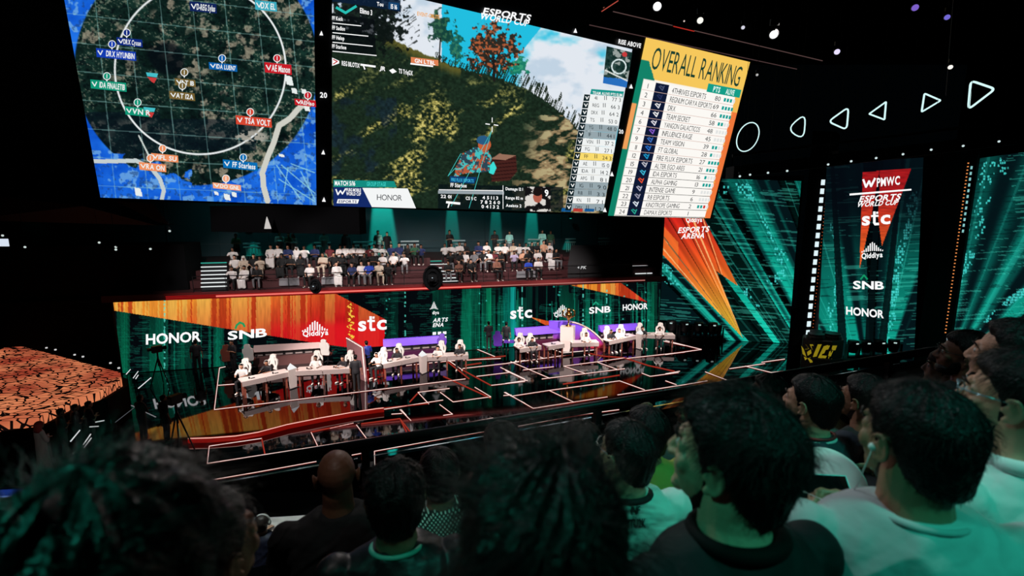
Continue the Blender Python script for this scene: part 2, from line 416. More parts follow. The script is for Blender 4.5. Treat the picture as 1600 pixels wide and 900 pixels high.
# ================================================================ LED wall along the back of the stage
def barnoise(X, f, seed): return vn(X*f, X*0+3.3, seed)
def hblocks(X, f, seed):   # piecewise-constant random per column
    i = np.floor(X*f); return h2(i, i*0+5, seed)
def stage_content(X, Y, U, V):
    C = np.zeros(X.shape+(3,)); C[:] = (5, 9, 13)
    # green vertical bars of uneven height
    for f, sd, thr, col_ in ((0.09, 3, .70, (6, 92, 68)), (0.27, 9, .82, (10, 112, 86)), (0.6, 21, .92, (16, 140, 112))):
        h = hblocks(X, f, sd); top = hblocks(X, f, sd+50)
        env = np.where(X < 345, .6+0*X, np.where(X < 600, 0.3, np.where(X < 720, 0.2, .85)))
        on = (h > thr-0.12*(env > .7)+.25*(env < .35)) & (V > top*0.55-0.25)
        br = (0.35+0.65*hblocks(X, f, sd+9))*(0.45+0.75*V)
        mixc(C, on*br*np.minimum(1, env+.25), col_)
    sc = (vn(X*0.05, Y*1.3, 5) > .63)*(vn(X*.08, Y*.06, 8) > .45)
    mixc(C, sc*0.25*(X > 180), (30, 200, 160))
    for x0, x1, a, k in ((722, 750, .8, (8, 116, 84)), (752, 775, .45, (6, 84, 60)), (786, 803, .7, (6, 140, 120)), (798, 806, .9, (20, 190, 180)), (760, 768, .8, (10, 150, 100)), (822, 832, .55, (8, 90, 70)), (1018, 1027, .6, (8, 100, 70)), (675, 704, .55, (8, 100, 72)), (183, 203, .8, (6, 96, 66)), (243, 262, .6, (10, 110, 84)), (283, 300, .6, (8, 96, 70)), (338, 350, .8, (8, 110, 84)), (380, 386, .8, (24, 150, 130))):
        mixc(C, ((X > x0) & (X < x1))*a*(0.5+.5*vn(X*.9, Y*.05, 2)), k)
    C *= (0.82+.18*(np.sin(X*2.2) > -.3))[..., None]
    # orange shards
    P1 = [(177, 470), (523, 458), (602, 499), (600, 541), (545, 543), (500, 537), (177, 485)]
    P2 = [(893, 446), (966, 439), (1011, 472)]
    P3 = [(828, 495), (882, 508), (852, 508)]
    o = inpoly(X, Y, P1) | inpoly(X, Y, P2) | inpoly(X, Y, P3)
    t = np.clip((X-300)/330+ (Y-470)/95.0, 0, 1); t = np.where(X > 890, np.clip((X-940)/70, 0, 1), t); t = np.where((X > 820) & (X < 890), .5, t)
    base = np.array((246, 150, 50.))*(1-t)[..., None]+np.array((206, 26, 28.))*t[..., None]
    st = hblocks(X, .13, 31)*.7+hblocks(X, .45, 33)*.3; tt = st[..., None]
    yell = np.array((250, 196, 88.)); deep = np.array((176, 44, 20.))
    base = np.where(tt > .62, base*.25+yell*.75*(1-.6*t[..., None])+np.array((235, 60, 30.))*.36*t[..., None], np.where(tt < .36, base*.3+deep*.7, base))
    base *= (0.84+.16*vn(X*.7, Y*.08, 4))[..., None]
    red = sst(-8, 10, (Y-(505+(X-430)*-.02)) )*sst(380, 520, X)*sst(.0, .2, t)
    base = base*(1-.75*red[..., None]*(X < 700)[..., None])+np.array((226, 22, 34.))*.75*red[..., None]*(X < 700)[..., None]
    C = np.where(o[..., None], base, C)
    C = np.where((o & (np.abs(X-548-3*np.sin(Y*.6)) < 3) & (vn(X*.5, Y*.5, 6) > .55) & (Y > 470))[..., None], np.array((250, 200, 70.)), C)
    # drifting pixel sparks
    sp = (h2(np.floor(X/2.2), np.floor(Y/2.2), 77) > .988)*(vn(X*.03, Y*0+1, 12) > .45)
    mixc(C, sp*.7*(X > 600), (60, 210, 190))
    for xx in (257, 633, 816, 911, 948):
        mixc(C, (np.abs(X-xx) < 1)*(h2(X*0+xx, np.floor(Y/3), 4) > .6)*.8, (90, 220, 200))
    return C
zt = WH
lw = thing('led_stage_wall', 'long low LED wall behind the stage, orange shards on dark green bars with sponsor logos', 'led wall', (A+B)/2)
quad = []
tl_ = (177.5, 470.5); tr_ = (1023, 438.5)
def pix(p):
    d = Vector(p)-CAM; zc = d.y*CP-d.z*SP; yc = d.y*SP+d.z*CP; return (800+F*d.x/zc, 450-F*yc/zc)
quad = [pix(W(0, 0, WH)), pix(W(WL, 0, WH)), pix(W(WL, 0, .03)), pix(W(0, 0, .03))]
led_screen('led_panel', wallp, quad, 900, 130, stage_content, lw, 0.01)
m = MB(); m.prism([W(-.1, 0.02, 0), W(WL+.1, .02, 0), W(WL+.1, .3, 0), W(-.1, .3, 0)], (0, 0, WH+.02)); m.build('cabinet', fascia, lw)
EWH = emi((255, 255, 255), 1.0)
def logo(parent, pl, name, items, mats=None, label=None, off=0.03):
    mb = MB()
    for it in items:
        if it[0] == 't': text_on(mb, pl, it[1], it[2], it[3], it[4], it[5] if len(it) > 5 else 0, True, off, it[6] if len(it) > 6 else 0)
        elif it[0] == 'p': poly_on(mb, pl, it[1], off, it[2] if len(it) > 2 else 0)
        elif it[0] == 'l': line_on(mb, pl, it[1], it[2], off, it[3] if len(it) > 3 else 0)
    return mb.build(name, mats or [EWH], parent, label=label)
def fan(cx, cy, w, h, sl=0.0, k=0):   # the logo of upright bars rising to the middle
    it = []
    for i in range(11):
        u = (i-5)/5.0; x = cx+u*w/2; hh = h*(0.28+.72*math.exp(-3.2*u*u)); b = cy+sl*u*w/2-(-abs(u)*1.5)
        it.append(('p', [(x-w*.028, b), (x+w*.028, b), (x+w*.028, b-hh+abs(u)*2), (x-w*.028, b-hh+abs(u)*2+.6)], k))
    return it
EGR = emi((20, 150, 100), 1.0)
def stc(x0, y0, x1, y1, h):
    it = [('t', 's', (x0, y0), (x0+(x1-x0)*.34, y0+(y1-y0)*.34), h*1.35), ('t', 'c', (x0+(x1-x0)*.64, y0+(y1-y0)*.64), (x1, y1), h*1.35)]
    tx = x0+(x1-x0)*.38; ty = y0+(y1-y0)*.4; w_ = (x1-x0)
    it += [('l', [(tx+w_*.07, ty-h*1.28), (tx+w_*.07, ty-h*.2), (tx+w_*.10, ty-h*.04), (tx+w_*.2, ty-h*.06)], w_*.085), ('l', [(tx-w_*.02, ty-h*.88), (tx+w_*.19, ty-h*.9)], h*.2),
           ('p', [(tx+w_*.13, ty-h*1.32), (tx+w_*.2, ty-h*1.34), (tx+w_*.2, ty-h*1.12), (tx+w_*.13, ty-h*1.1)])]
    return it
logo(lw, wallp, 'sponsor_logo', [('t', 'HONOR', (228, 538), (314, 533), 15.5)])
logo(lw, wallp, 'sponsor_logo', [('t', 'SNB', (356, 531), (417, 525.5), 13), ('l', [(368, 513), (370, 508), (375, 504), (380, 506), (382, 510)], 3.4, 1)], [EWH, emi((40, 150, 90), 1.0)])
logo(lw, wallp, 'sponsor_logo', [('t', 'Qiddiya', (473, 525.5), (513, 523), 8)]+fan(492, 516, 38, 15, -.05))
logo(lw, wallp, 'sponsor_logo', stc(558, 517, 605, 514, 16))
logo(lw, wallp, 'sponsor_logo', [('t', 'diya', (675.5, 491), (686, 490.5), 5), ('t', 'ARTS', (676, 503.5), (699, 502), 6, 1.5), ('t', 'ENA', (676, 511), (693, 510), 6, 1.5)]+fan(678, 482, 12, 11)+
     [('p', [(x, y), (x+5.5, y-.4), (x+5.5, y+4), (x, y+4.4)]) for x, y in ((676, 519), (684, 518.5), (692, 518), (676, 526.5), (692, 525.5))])
logo(lw, wallp, 'sponsor_logo', stc(796, 498, 832, 495.5, 13))
logo(lw, wallp, 'sponsor_logo', [('t', 'Qiddiya', (866, 495), (893, 493.5), 6)]+fan(879, 488, 27, 12, -.05))
logo(lw, wallp, 'sponsor_logo', [('t', 'SNB', (920.5, 490), (954, 487.5), 9.5), ('l', [(927, 476), (931, 472), (935, 475.5)], 2.2, 1)], [EWH, emi((30, 160, 120), 1.0)])
logo(lw, wallp, 'sponsor_logo', [('t', 'HONOR', (973, 485), (1012, 482.5), 9)])

# ================================================================ right-hand LED panels
BA = B + Vector((0.05, 0, 0)); CA = on_z(1232, 537); CA.z = 0
nA = Vector(((CA-BA).y, -(CA-BA).x, 0)); plA = Plane(BA, nA)
def rays(X, Y, cx, cy, seed, f=9.0):
    an = np.arctan2(Y-cy, X-cx); r = np.hypot(X-cx, Y-cy)
    a = vn(an*f+50, r*0+.5, seed)*.6+vn(an*f*3+50, r*0+.5, seed+1)*.4
    return an, r, a
def green_rays(X, Y, cx, cy, seed, f, r0, dots, hz=0.0, bc=None):
    C = np.zeros(X.shape+(3,)); an, r, a = rays(X, Y, cx, cy, seed, f)
    base = np.array((4, 20, 24.)); C[:] = base
    g = sst(.38, .6, a); near = np.clip(1-(r if bc is None else np.hypot(X-bc[0], Y-bc[1]))/r0, 0, 1)
    mid = np.array((4, 92, 80.)); hi = np.array((22, 214, 184.))
    C += (mid-base)*(g*(0.42+.65*near**.6))[..., None]
    C += (hi-mid)*(g*near**1.2*.95)[..., None]
    C *= (1-.85*(vn(an*f*1.7+9, r*0, seed+7) > .68))[..., None]
    sc = (vn((X+.0*Y)*.03, (Y+hz*X)*.55, seed+3) > .72); mixc(C, sc*.38*(vn(X*.02, Y*.02, seed+5) > .35), (70, 210, 185))
    sc = (vn(X*.045, (Y+hz*X)*.8, seed+13) > .75); mixc(C, sc*.45, (2, 24, 26))
    th = vn(an*f*9, r*0, seed+20); mixc(C, (th > .8)*.3*g, (60, 220, 200))
    for (p0, p1, w_, n) in dots:
        d = dseg(X, Y, p0, p1)+3.5*(vn(X*.05, Y*.05, seed+9)-.5)*w_
        c = (h2(np.floor(X/3.2), np.floor(Y/4.2), seed+40) > 1-n) & ((X/3.2) % 1 > .2) & ((Y/4.2) % 1 > .22)
        mixc(C, (d < w_)*c*.9, (70, 214, 206))
    return C
def contA(X, Y, U, V):
    C = green_rays(X, Y, 1430, 830, 11, 24.0, 330, [((1165, 290), (1232, 425), 6, .5), ((1215, 430), (1232, 420), 10, .5), ((1030, 415), (1085, 470), 5, .5), ((1170, 455), (1185, 480), 4, .4), ((1120, 300), (1150, 290), 6, .15)], -.08, (1225, 520))
    q1 = [(1026, 335), (1097, 335), (1153, 447), (1119, 423), (1160, 527), (1026, 388)]
    o = inpoly(X, Y, q1); t = np.clip((Y-345)/150, 0, 1)[..., None]
    col_ = np.where(t < .45, np.array((214, 40, 30.))*(1-t/.45)+np.array((236, 92, 36.))*(t/.45), np.array((236, 92, 36.))*(1-(t-.45)/.55)+np.array((246, 190, 60.))*((t-.45)/.55))
    st = vn((X*.78-Y*.5)*.22, X*0, 4)
    col_ = col_*(.72+.42*st[..., None]); col_ = np.where(((X < 1060) & (Y-335 > (X-1020)*1.1))[..., None], col_*.4+np.array((248, 132, 50.))*.6, col_)
    an, r, a = rays(X, Y, 1168, 545, 3, 26); col_ = np.where((vn(an*70, r*0, 8) > .83)[..., None], np.array((250, 176, 110.)), col_); col_ = np.where((vn(an*60, r*0, 18) < .14)[..., None], col_*.55, col_)
    return np.where(o[..., None], col_, C)
pA = thing('led_panel_tower', 'wide green LED panel right of the stage wall with an orange shard and arena logo', 'led wall', (BA+CA)/2)
led_screen('led_panel', plA, [pix(BA+Vector((0, 0, 10))), pix(at_y(1252, 283, CA.y)), pix(CA+Vector((0, 0, .02))), pix(BA+Vector((0, 0, .02)))], 260, 280, contA, pA, 0.01)
m = MB(); m.prism([BA+Vector((0, .03, 0)), CA+Vector((0, .03, 0)), CA+Vector((0, .4, 0)), BA+Vector((0, .4, 0))], (0, 0, 10)); m.build('cabinet', fascia, pA)
logo(pA, plA, 'sponsor_logo', [('t', 'Qiddiya', (1072, 347), (1097, 346.5), 7)])
logo(pA, plA, 'arena_logo', [('t', 'ESPORTS', (1059, 364), (1107, 362), 8.5, 2.5), ('t', 'ARENA', (1064, 373), (1100, 371.5), 8, 2.5)])
# second panel, with the sponsor column
B0 = on_z(1276, 563); B1 = on_z(1428, 560); B0.z = B1.z = 0
plB = Plane(B0, Vector(((B1-B0).y, -(B1-B0).x, 0)))
def contB(X, Y, U, V):
    C = green_rays(X, Y, 1362, 640, 23, 6.0, 330, [((1300, 350), (1312, 480), 3, .6), ((1432, 300), (1395, 450), 4, .55), ((1395, 450), (1385, 560), 4, .5), ((1300, 480), (1300, 520), 4, .3)], .04)
    for xa, xb, wd_ in ((1303, 1318, 9), (1372, 1356, 8), (1405, 1376, 8)):
        d = np.abs(X-(xa+(xb-xa)*(Y-300)/260.0)); mixc(C, (d < wd_*(Y-250)/400.0*.6+3)*.88, (3, 14, 16))
    fade = sst(300, 420, Y); C = C*(0.2+.8*fade)[..., None]+np.array((3, 6, 12.))*(1-fade)[..., None]
    o = inpoly(X, Y, [(1348, 269), (1374, 267), (1362, 335), (1343, 421)]) | inpoly(X, Y, [(1375, 267), (1424, 263), (1378, 384), (1372, 340)])
    t = np.clip((Y-300)/90, 0, 1)[..., None]; col_ = np.array((168, 26, 30.))*(1-t)+np.array((240, 100, 40.))*t
    col_ = col_*(.8+.3*vn(X*.1, Y*.7, 3)[..., None])
    return np.where(o[..., None], col_, C)
pB = thing('led_panel_tower', 'tall narrow LED panel listing sponsor names in white over green rays and red wedges', 'led wall', (B0+B1)/2)
led_screen('led_panel', plB, [pix(at_y(1292, 256, B0.y)), pix(at_y(1443, 246, B1.y)), pix(B1+Vector((0, 0, .02))), pix(B0+Vector((0, 0, .02)))], 170, 320, contB, pB, 0.01)
m = MB(); m.prism([B0+Vector((0, .03, 0)), B1+Vector((0.3, .03, 0)), B1+Vector((.3, .5, 0)), B0+Vector((0, .5, 0))], (0, 0, 11)); m.build('cabinet', fascia, pB)
logo(pB, plB, 'event_logo', [('l', [(1349, 281), (1353, 292), (1358, 283), (1361, 291), (1367, 279)], 3.2), ('t', 'PMWC', (1370, 291.5), (1406, 288), 13), ('p', [(1327.5, 302.5), (1424, 295), (1424, 297.5), (1327.5, 305.5)])])
logo(pB, plB, 'event_logo', [('t', 'ESPORTS', (1342, 315.5), (1406, 311.5), 9, 3), ('t', 'WORLD CUP', (1338, 323.5), (1402, 319.5), 7.5, 3)])
logo(pB, plB, 'sponsor_logo', stc(1345, 352, 1392, 349, 15))
logo(pB, plB, 'sponsor_logo', [('t', 'Qiddiya', (1346, 404), (1379, 401.5), 8)]+fan(1363, 392, 32, 14, -.07))
logo(pB, plB, 'sponsor_logo', [('t', 'SNB', (1333, 451), (1381, 452), 12), ('l', [(1345, 436), (1350, 430), (1355, 436)], 2.6, 1)], [EWH, EGR])
logo(pB, plB, 'sponsor_logo', [('t', 'HONOR', (1322, 491), (1381, 497), 12)])
# third panel at the right edge of the frame
C0 = on_z(1478, 572); C1 = on_z(1760, 650); C0.z = C1.z = 0
plC = Plane(C0, Vector(((C1-C0).y, -(C1-C0).x, 0)))
def contC(X, Y, U, V):
    return green_rays(X, Y, 1462, 620, 41, 5.0, 520, [((1512, 330), (1500, 440), 4, .4), ((1550, 300), (1500, 440), 4, .3), ((1600, 455), (1560, 480), 3.5, .9), ((1560, 480), (1530, 515), 3, .5), ((1570, 262), (1600, 258), 7, .3), ((1545, 262), (1530, 330), 5, .25)], .06)
pC = thing('led_panel_tower', 'rightmost LED panel of green rays cut off by the edge of the view', 'led wall', (C0+C1)/2)
led_screen('led_panel', plC, [pix(at_y(1518, 249, C0.y)), pix(plC.P(1760, 216)), pix(C1+Vector((0, 0, .02))), pix(C0+Vector((0, 0, .02)))], 200, 320, contC, pC, 0.01)
m = MB(); m.prism([C0+Vector((0.05, .1, 0)), C1+Vector((.3, .1, 0)), C1+Vector((.3, .6, 0)), C0+Vector((.05, .6, 0))], (0, 0, 10.3)); m.build('cabinet', fascia, pC)
# black portal columns with their strips of LED pixels
def column(name, label, pts, top, strip=None, dots=None):
    g = [on_z(x, y) for x, y in pts]; c = sum(g, Vector())/len(g)
    r = thing(name, label, 'column', (c.x, c.y, 0)); mb = MB(); mb.prism([Vector((p.x, p.y, 0)) for p in g], (0, 0, top))
    for k in range(1, 6): mb.box((c.x, c.y, top*k/6), ((g[1]-g[0]).length*1.01, .1, .05), math.atan2((g[1]-g[0]).y, (g[1]-g[0]).x))
    mb.build('shaft', black, r); return r, g
cf = on_z(1236, 560); cg = on_z(1270, 558)
col1, g = column('portal_column', 'slim black portal column with a line of white pixel lights right of the wide green panel', [(1236, 560), (1270, 558), (1277, 549), (1243, 550)], 12)
plc = Plane(Vector((cf.x, cf.y, 0)), Vector(((cg-cf).y, -(cg-cf).x, 0)))
ys = [285+ (520-285)*i/17.0 for i in range(18)]
for y_ in ys:
    x_ = 1286-(y_-285)*.1; hh = 4.6; mb = MB(); p = plc.P(x_, y_, .03); q = plc.P(x_+5, y_, .03)
    mb.box(p, ((q-p).length, .05, (q-p).length*1.45), math.atan2((cg-cf).y, (cg-cf).x)); mb.build('pixel_light', emi((225, 245, 250), 1.0), col1)
mb = MB()
for i in range(46):
    y_ = 278+i*5.3; p = plc.P(1293.5-(y_-278)*.1, y_, .03); mb.box(p, (.035, .03, .035), 0)
setp(mb.build('pixel_string', emi((230, 110, 60), .5), col1))
col2, g = column('portal_column', 'broad black portal column between the two rightmost panels, edged with orange pixels', [(1428, 580), (1478, 578), (1494, 560), (1446, 562)], 11)
c2a, c2b = on_z(1428, 580), on_z(1478, 578); plc2 = Plane(c2a, Vector(((c2b-c2a).y, -(c2b-c2a).x, 0)))
mb = MB()
for i in range(50):
    y_ = 255+i*5.4; p = plc2.P(1513-(y_-255)*.135, y_, .03); mb.box(p, (.05, .03, .05), 0)
mb.build('pixel_string', emi((250, 150, 80), .9), col2)
mb = MB()
for i in range(12):
    y_ = 262+i*9; p = plc2.P(1518-(y_-262)*.135, y_, .06); mb.box(p, (.07, .03, .14), 0)
mb.build('pixel_light', emi((150, 220, 220), .8), col2)
# wall behind / between panels and the dark header above
hd = at_y(1200, 250, 21.3)
r = thing('portal_header', 'black header beam hanging over the right-hand panels with glowing shapes in front', 'beam', (hd.x, hd.y, hd.z))
p0 = at_y(1146, 278, 21.3); p1 = at_y(1700, 212, 20.6)
mb = MB(); mb.prism([p0, p1, p1+Vector((0, .8, 0)), p0+Vector((0, .8, 0))], (0, 0, 0.5)); mb.prism([p0+Vector((0, 0.2, .9)), p1+Vector((0, .2, .9)), p1+Vector((0, .3, .9)), p0+Vector((0, .3, .9))], (0, 0, .12)); mb.build('beam', black, r)
# row of small moving-head lights along the header
LP = [(1156, 275.5), (1172, 273), (1200, 270), (1230, 267), (1294, 257), (1330, 252), (1369, 247), (1411, 241), (1455, 234), (1505, 228), (1561, 221)]
def rig_lamp(px, py, Y, rad, rgb, st, label, group=None, tilt=0.0):
    c = at_y(px, py, Y); r = thing('rig_light', label, 'stage light', c, 0, group)
    mb = MB(); mb.smooth = False
    D = (Vector((0, -3, 2))-c).normalized(); q = Vector((0, 0, 1)).rotation_difference(D).to_matrix().to_4x4()
    mb.v = []; mb.lathe([(rad*.7, -rad*3.2), (rad*1.15, -rad*2.8), (rad*1.25, -rad*.3), (rad*1.05, 0)], (0, 0, 0), 12)
    mb.v = [tuple(q @ Vector(v)+c) for v in mb.v]; mb.box(c+Vector((0, 0, rad*3)), (rad*2.4, rad*.5, rad*1.5)); mb.build('housing', dark, r)
    mb = MB(); mb.tube([c+Vector((0, 0, rad*3)), Vector((c.x, c.y, min(c.z+14, 21.84)))], .006, 5); mb.build('hanger', black, r)
    l = MB(); l.lathe([(rad*1.02, 0.0), (rad*.9, .012), (rad*.4, .03)], (0, 0, 0), 14); l.v = [tuple(q @ Vector(v)+c) for v in l.v]; l.build('lens', emi(rgb, st), r)
    return r
NUM = ['first', 'second', 'third', 'fourth', 'fifth', 'sixth', 'seventh', 'eighth', 'ninth', 'tenth', 'eleventh', 'twelfth', 'thirteenth', 'fourteenth', 'fifteenth', 'sixteenth', 'seventeenth', 'eighteenth', 'nineteenth', 'twentieth']
for i, (x, y) in enumerate(LP):
    rig_lamp(x, y, 20.9-.05*i, .045, (205, 225, 225), 1.0, 'tiny white rig light on the black header beam, %s from the left' % NUM[i], 'lights along the header beam')
for (x, y, s, c_, st, nm) in ((1027, 10, .115, (255, 255, 255), 1.3, 'large round white rig light above the ranking screen'), (1094, 32, .085, (245, 245, 235), 1.1, 'oval white rig light just left of the high truss end'), (1209, 54, .11, (255, 255, 255), 1.3, 'bright white rig light right of the ranking screen corner'),
        (1308, 81, .075, (225, 215, 255), 1.1, 'faint lilac rig light above the glowing triangles'), (1161, 43, .05, (220, 220, 235), .9, 'small pale rig light between two larger white ones'), (1485, 105, .06, (250, 245, 235), 1.1, 'white rig light on the hanging wire at upper right'),
        (1430, 12, .085, (130, 100, 210), .9, 'violet rig light near the top right edge'), (1480, 27, .07, (120, 110, 220), .9, 'blue-violet rig light beside the hanging wire'), (1183, 117, .035, (190, 190, 190), .9, 'tiny grey rig light above the glowing ring'), (1069, 33, .025, (220, 200, 190), .9, 'pinpoint rig light beside the oval one'), (944, 13, .03, (200, 120, 100), .7, 'tiny reddish rig light above the big screen')):
    rig_lamp(x, y, 15.0, s, c_, st, nm)
for (pa, pb, rgb, st, lab) in (((958, 18), (1285, 95), (110, 84, 82), .55, 'thin dim pink light line on the truss above the ranking screen'), ((921, 39), (1245, 108), (100, 74, 74), .5, 'thin dim light line running along the top edge of the ranking screen'), ((940, 18), (966, 1), (190, 80, 66), .8, 'short slanting red light line above the big screen'), ((1052, 41), (1085, 49), (200, 50, 40), .7, 'short red light line on the upper truss')):
    a_, b_ = at_y(*pa, 14.8), at_y(*pb, 17.0 if pb[0] > 1100 else 14.8); mid = (a_+b_)/2; r = thing('truss_light_line', lab, 'light line', mid)
    mb = MB(); mb.tube([a_, b_], .014, 6); mb.build('tube', emi(rgb, st), r); mb = MB(); mb.box(mid+Vector((0, .1, .06)), ((b_-a_).length, .05, .05), 0, M=None); 
    mb2 = MB(); mb2.tube([a_+Vector((0, .06, .04)), b_+Vector((0, .06, .04))], .03, 6); mb2.build('rail', black, r)
a_, b_ = at_y(1491, -20, 18), at_y(1478, 150, 18); mb = MB(); mb.tube([a_, b_], .012, 6)
setp(mb.build('hanging_wire', pbr('wire', (90, 92, 96), .5)), 'thin grey wire hanging from the rig at upper right', 'wire')
# glowing neon outlines hung above the panels
def rounded(pts, r, n=5):
    out = []; N = len(pts)
    for i in range(N):
        p = Vector(pts[i]); a = Vector(pts[i-1]); b = Vector(pts[(i+1) % N])
        u = (a-p).normalized(); v = (b-p).normalized(); 
        for k in range(n+1):
            t = k/n; out.append(p+u*r*(1-t)**2+v*r*t**2)
    return out
NE = emi((205, 240, 240), 1.15)
def neon(label, pts, rad, rr, Y=20.6, two=None):
    P = [at_y(x, y, Y) for x, y in pts]; c = sum(P, Vector())/len(P)
    r = thing('neon_outline', label, 'neon sign', c); path = rounded(P, rr) if rr > 0 else P
    mb = MB(); mb.smooth = True; mb.tube(path, rad, 8, closed=True); mb.build('tube', NE, r)
    mb = MB(); mb.tube([p+Vector((0, .08, 0)) for p in path], rad*.8, 6, closed=True); mb.build('backing', black, r)
    mb = MB(); mb.tube([c+Vector((0, .1, 0)), c+Vector((0, .1, 5))], .008, 5); mb.tube([path[0]+Vector((0, .08, 0)), path[len(path)//2]+Vector((0, .08, 0))], .008, 5); mb.build('hanger', black, r)
neon('thin white glowing ring hanging right of the ranking screen', [(1168.5+17*math.cos(t)+4.5*math.sin(t), 214-22.5*math.sin(t)-2*math.cos(t)) for t in [2*math.pi*i/40 for i in range(40)]], .022, 0)
neon('leftmost glowing triangle with broad rounded corners, beside the ring', [(1259, 176), (1229, 202), (1256, 219)], .026, .42)
neon('glowing rounded triangle pointing left, second from the ring', [(1326, 167), (1294, 190), (1323, 203)], .032, .22)
neon('smallest glowing triangle pointing left with sharp corners', [(1384.5, 159), (1358, 178), (1382, 187)], .032, .04)
neon('glowing triangle pointing right with sharp corners', [(1444.5, 146), (1470, 157), (1440, 175)], .032, .06)
neon('largest glowing triangle, rounded and pointing right, at far right', [(1517, 126), (1555, 139), (1513, 171)], .042, .2)

# ================================================================ the giant hanging video wall
so = at_y(157, 310, 15.0)
d1 = ray(2394, 383); d2 = ray(549, 2539)
scp = Plane(so, d1.cross(d2))
vw = thing('video_wall', 'giant hanging video wall showing a game map, live gameplay and a ranking table', 'video screen', scp.P(640, 200))
cab = [(70, -162), (1175, 96), (1112, 342), (155, 312)]
m = MB(); N = scp.n
m.prism([scp.P(x, y, -0.03) for x, y in cab], -N*0.6); 
m.build('cabinet', pbr('cabinet_navy', (5, 9, 17), .5), vw)
m = MB()
for x in (200, 420, 640, 860, 1080):
    p = scp.P(x, -140+ (x-70)*.24, -.3); m.tube([p, p+Vector((0, 0, 6))], .03, 6)
m.build('hanging_cable', dark, vw)

def map_fn(X, Y, U, V):
    C = np.zeros(X.shape+(3,)); C[:] = (22, 96, 214)
    n = fbm(X*.035, Y*.035, 3); C += ((n-.5)*70)[..., None]*np.array((.6, 1, .9))
    foam = fbm(X*.11, Y*.11, 13, 3); reg = (Y > 235) | ((X < 150) & (Y < 50)) | (X > 430)
    mixc(C, sst(.56, .66, foam)*reg*.75, (120, 175, 225)); mixc(C, sst(.60, .7, fbm(X*.2, Y*.2, 17, 3))*reg*.5, (30, 60, 110))
    rr = np.hypot((X-307)/191.0, (Y-104)/186.0)
    land = sst(1.005, .99, rr+0.0*n)
    L = np.zeros_like(C); L[:] = (14, 34, 30)
    f = fbm(X*.05, Y*.07, 5, 5); L += ((f-.45)*60)[..., None]*np.array((.5, 1.0, .8))
    tan = sst(.56, .66, fbm(X*.075+3, Y*.09, 23, 5))*sst(.42, .6, fbm(X*.02, Y*.02, 29, 2)+.22*(Y > 235)+.16*((X > 330) & (Y < 95)))
    mixc(L, tan*.85, (142, 134, 116)); mixc(L, sst(.62, .72, fbm(X*.16, Y*.2, 37, 3))*.6, (6, 12, 16))
    fine = fbm(X*.35, Y*.4, 63, 3); mixc(L, sst(.6, .7, fine)*sst(.44, .56, f)*.6, (120, 122, 104)); L *= (.7+.6*fine)[..., None]; lake = sst(26, 18, np.hypot((X-262)*.8, (Y-92)*.9)+16*(n-.5)); mixc(L, lake*.8, (6, 12, 18))
    dk = ((X > 130) & (X < 250) & (Y > 175) & (Y < 250)) | ((Y > 186) & (Y < 235) & (X < 400) & (X > 200)); mixc(L, dk*.55, (8, 18, 30))
    land2 = land*np.where((Y > 240) & (X < 300), sst(.5, .45, fbm(X*.04, Y*.06, 51)+(rr-.93)*3), 1)
    mixc(C, land2, (0, 0, 0)); C += L*land2[..., None]
    # grid
    for k in range(12):
        xg = 98+k*50.5+(Y*.105); mixc(C, (np.abs(X-xg+0*Y) < .7)*.42, (150, 205, 200))
    for k in range(-2, 9):
        yg = 26+k*44+(X-150)*(.115-.012*k); mixc(C, (np.abs(Y-yg) < .7)*.42, (150, 205, 200))
    ring = np.abs(np.hypot((X-313)/133.5, (Y-108)/133.0)-1)*133; mixc(C, sst(2.0, .8, ring), (236, 240, 240))
    road = lambda pts, w_: np.min([dseg(X, Y, pts[i], pts[i+1]) for i in range(len(pts)-1)], axis=0) < w_
    mixc(C, road([(500, 158), (470, 166), (452, 186), (436, 196), (428, 222), (418, 246), (410, 270), (412, 292), (418, 314)], 4.4), (206, 206, 196))
    mixc(C, road([(140, 252), (178, 252), (212, 251), (236, 262), (250, 280), (256, 298), (252, 315)], 3.2), (196, 206, 206))
    mixc(C, road([(217, 212), (233, 244)], 1.2), (200, 210, 205))
    for a_, b_ in (((432, 258), (470, 312)), ((440, 258), (492, 302)), ((455, 256), (492, 270)), ((450, 262), (444, 300)), ((470, 268), (492, 312)), ((436, 280), (492, 315))): mixc(C, (dseg(X, Y, a_, b_) < .9)*.7, (150, 215, 225))
    for (x, y, w_, h_) in ((452, 126, 10, 14), (460, 142, 8, 8), (475, 143, 7, 7), (480, 170, 8, 7), (216, 300, 10, 12), (355, 308, 9, 9), (366, 304, 7, 7), (338, 302, 6, 5), (440, 243, 8, 4)):
        mixc(C, (np.abs(X-x-(Y-y)*.2) < w_/2) & (np.abs(Y-y-(X-x)*.2) < h_/2), (232, 238, 236))
    mixc(C, (np.hypot((X-347)*1.0, (Y-214)*2.4+4*np.sin(X*.3)) < 0) , (0, 0, 0))
    tanr = sst(22, 12, np.hypot((X-392)*.62, (Y-214)*1.6))*sst(.42, .5, fbm(X*.2, Y*.3, 61, 3)); mixc(C, tanr*.9, (176, 170, 158))
    return C
PX = lambda x, y: (80+x/2.648, y/2.648)
ms = led_screen('map_screen', scp, [(88.5, -66), (490, 28-66), (494.5, 320.5), (157, 308.5)], 400, 370, map_fn, vw, 0.0)
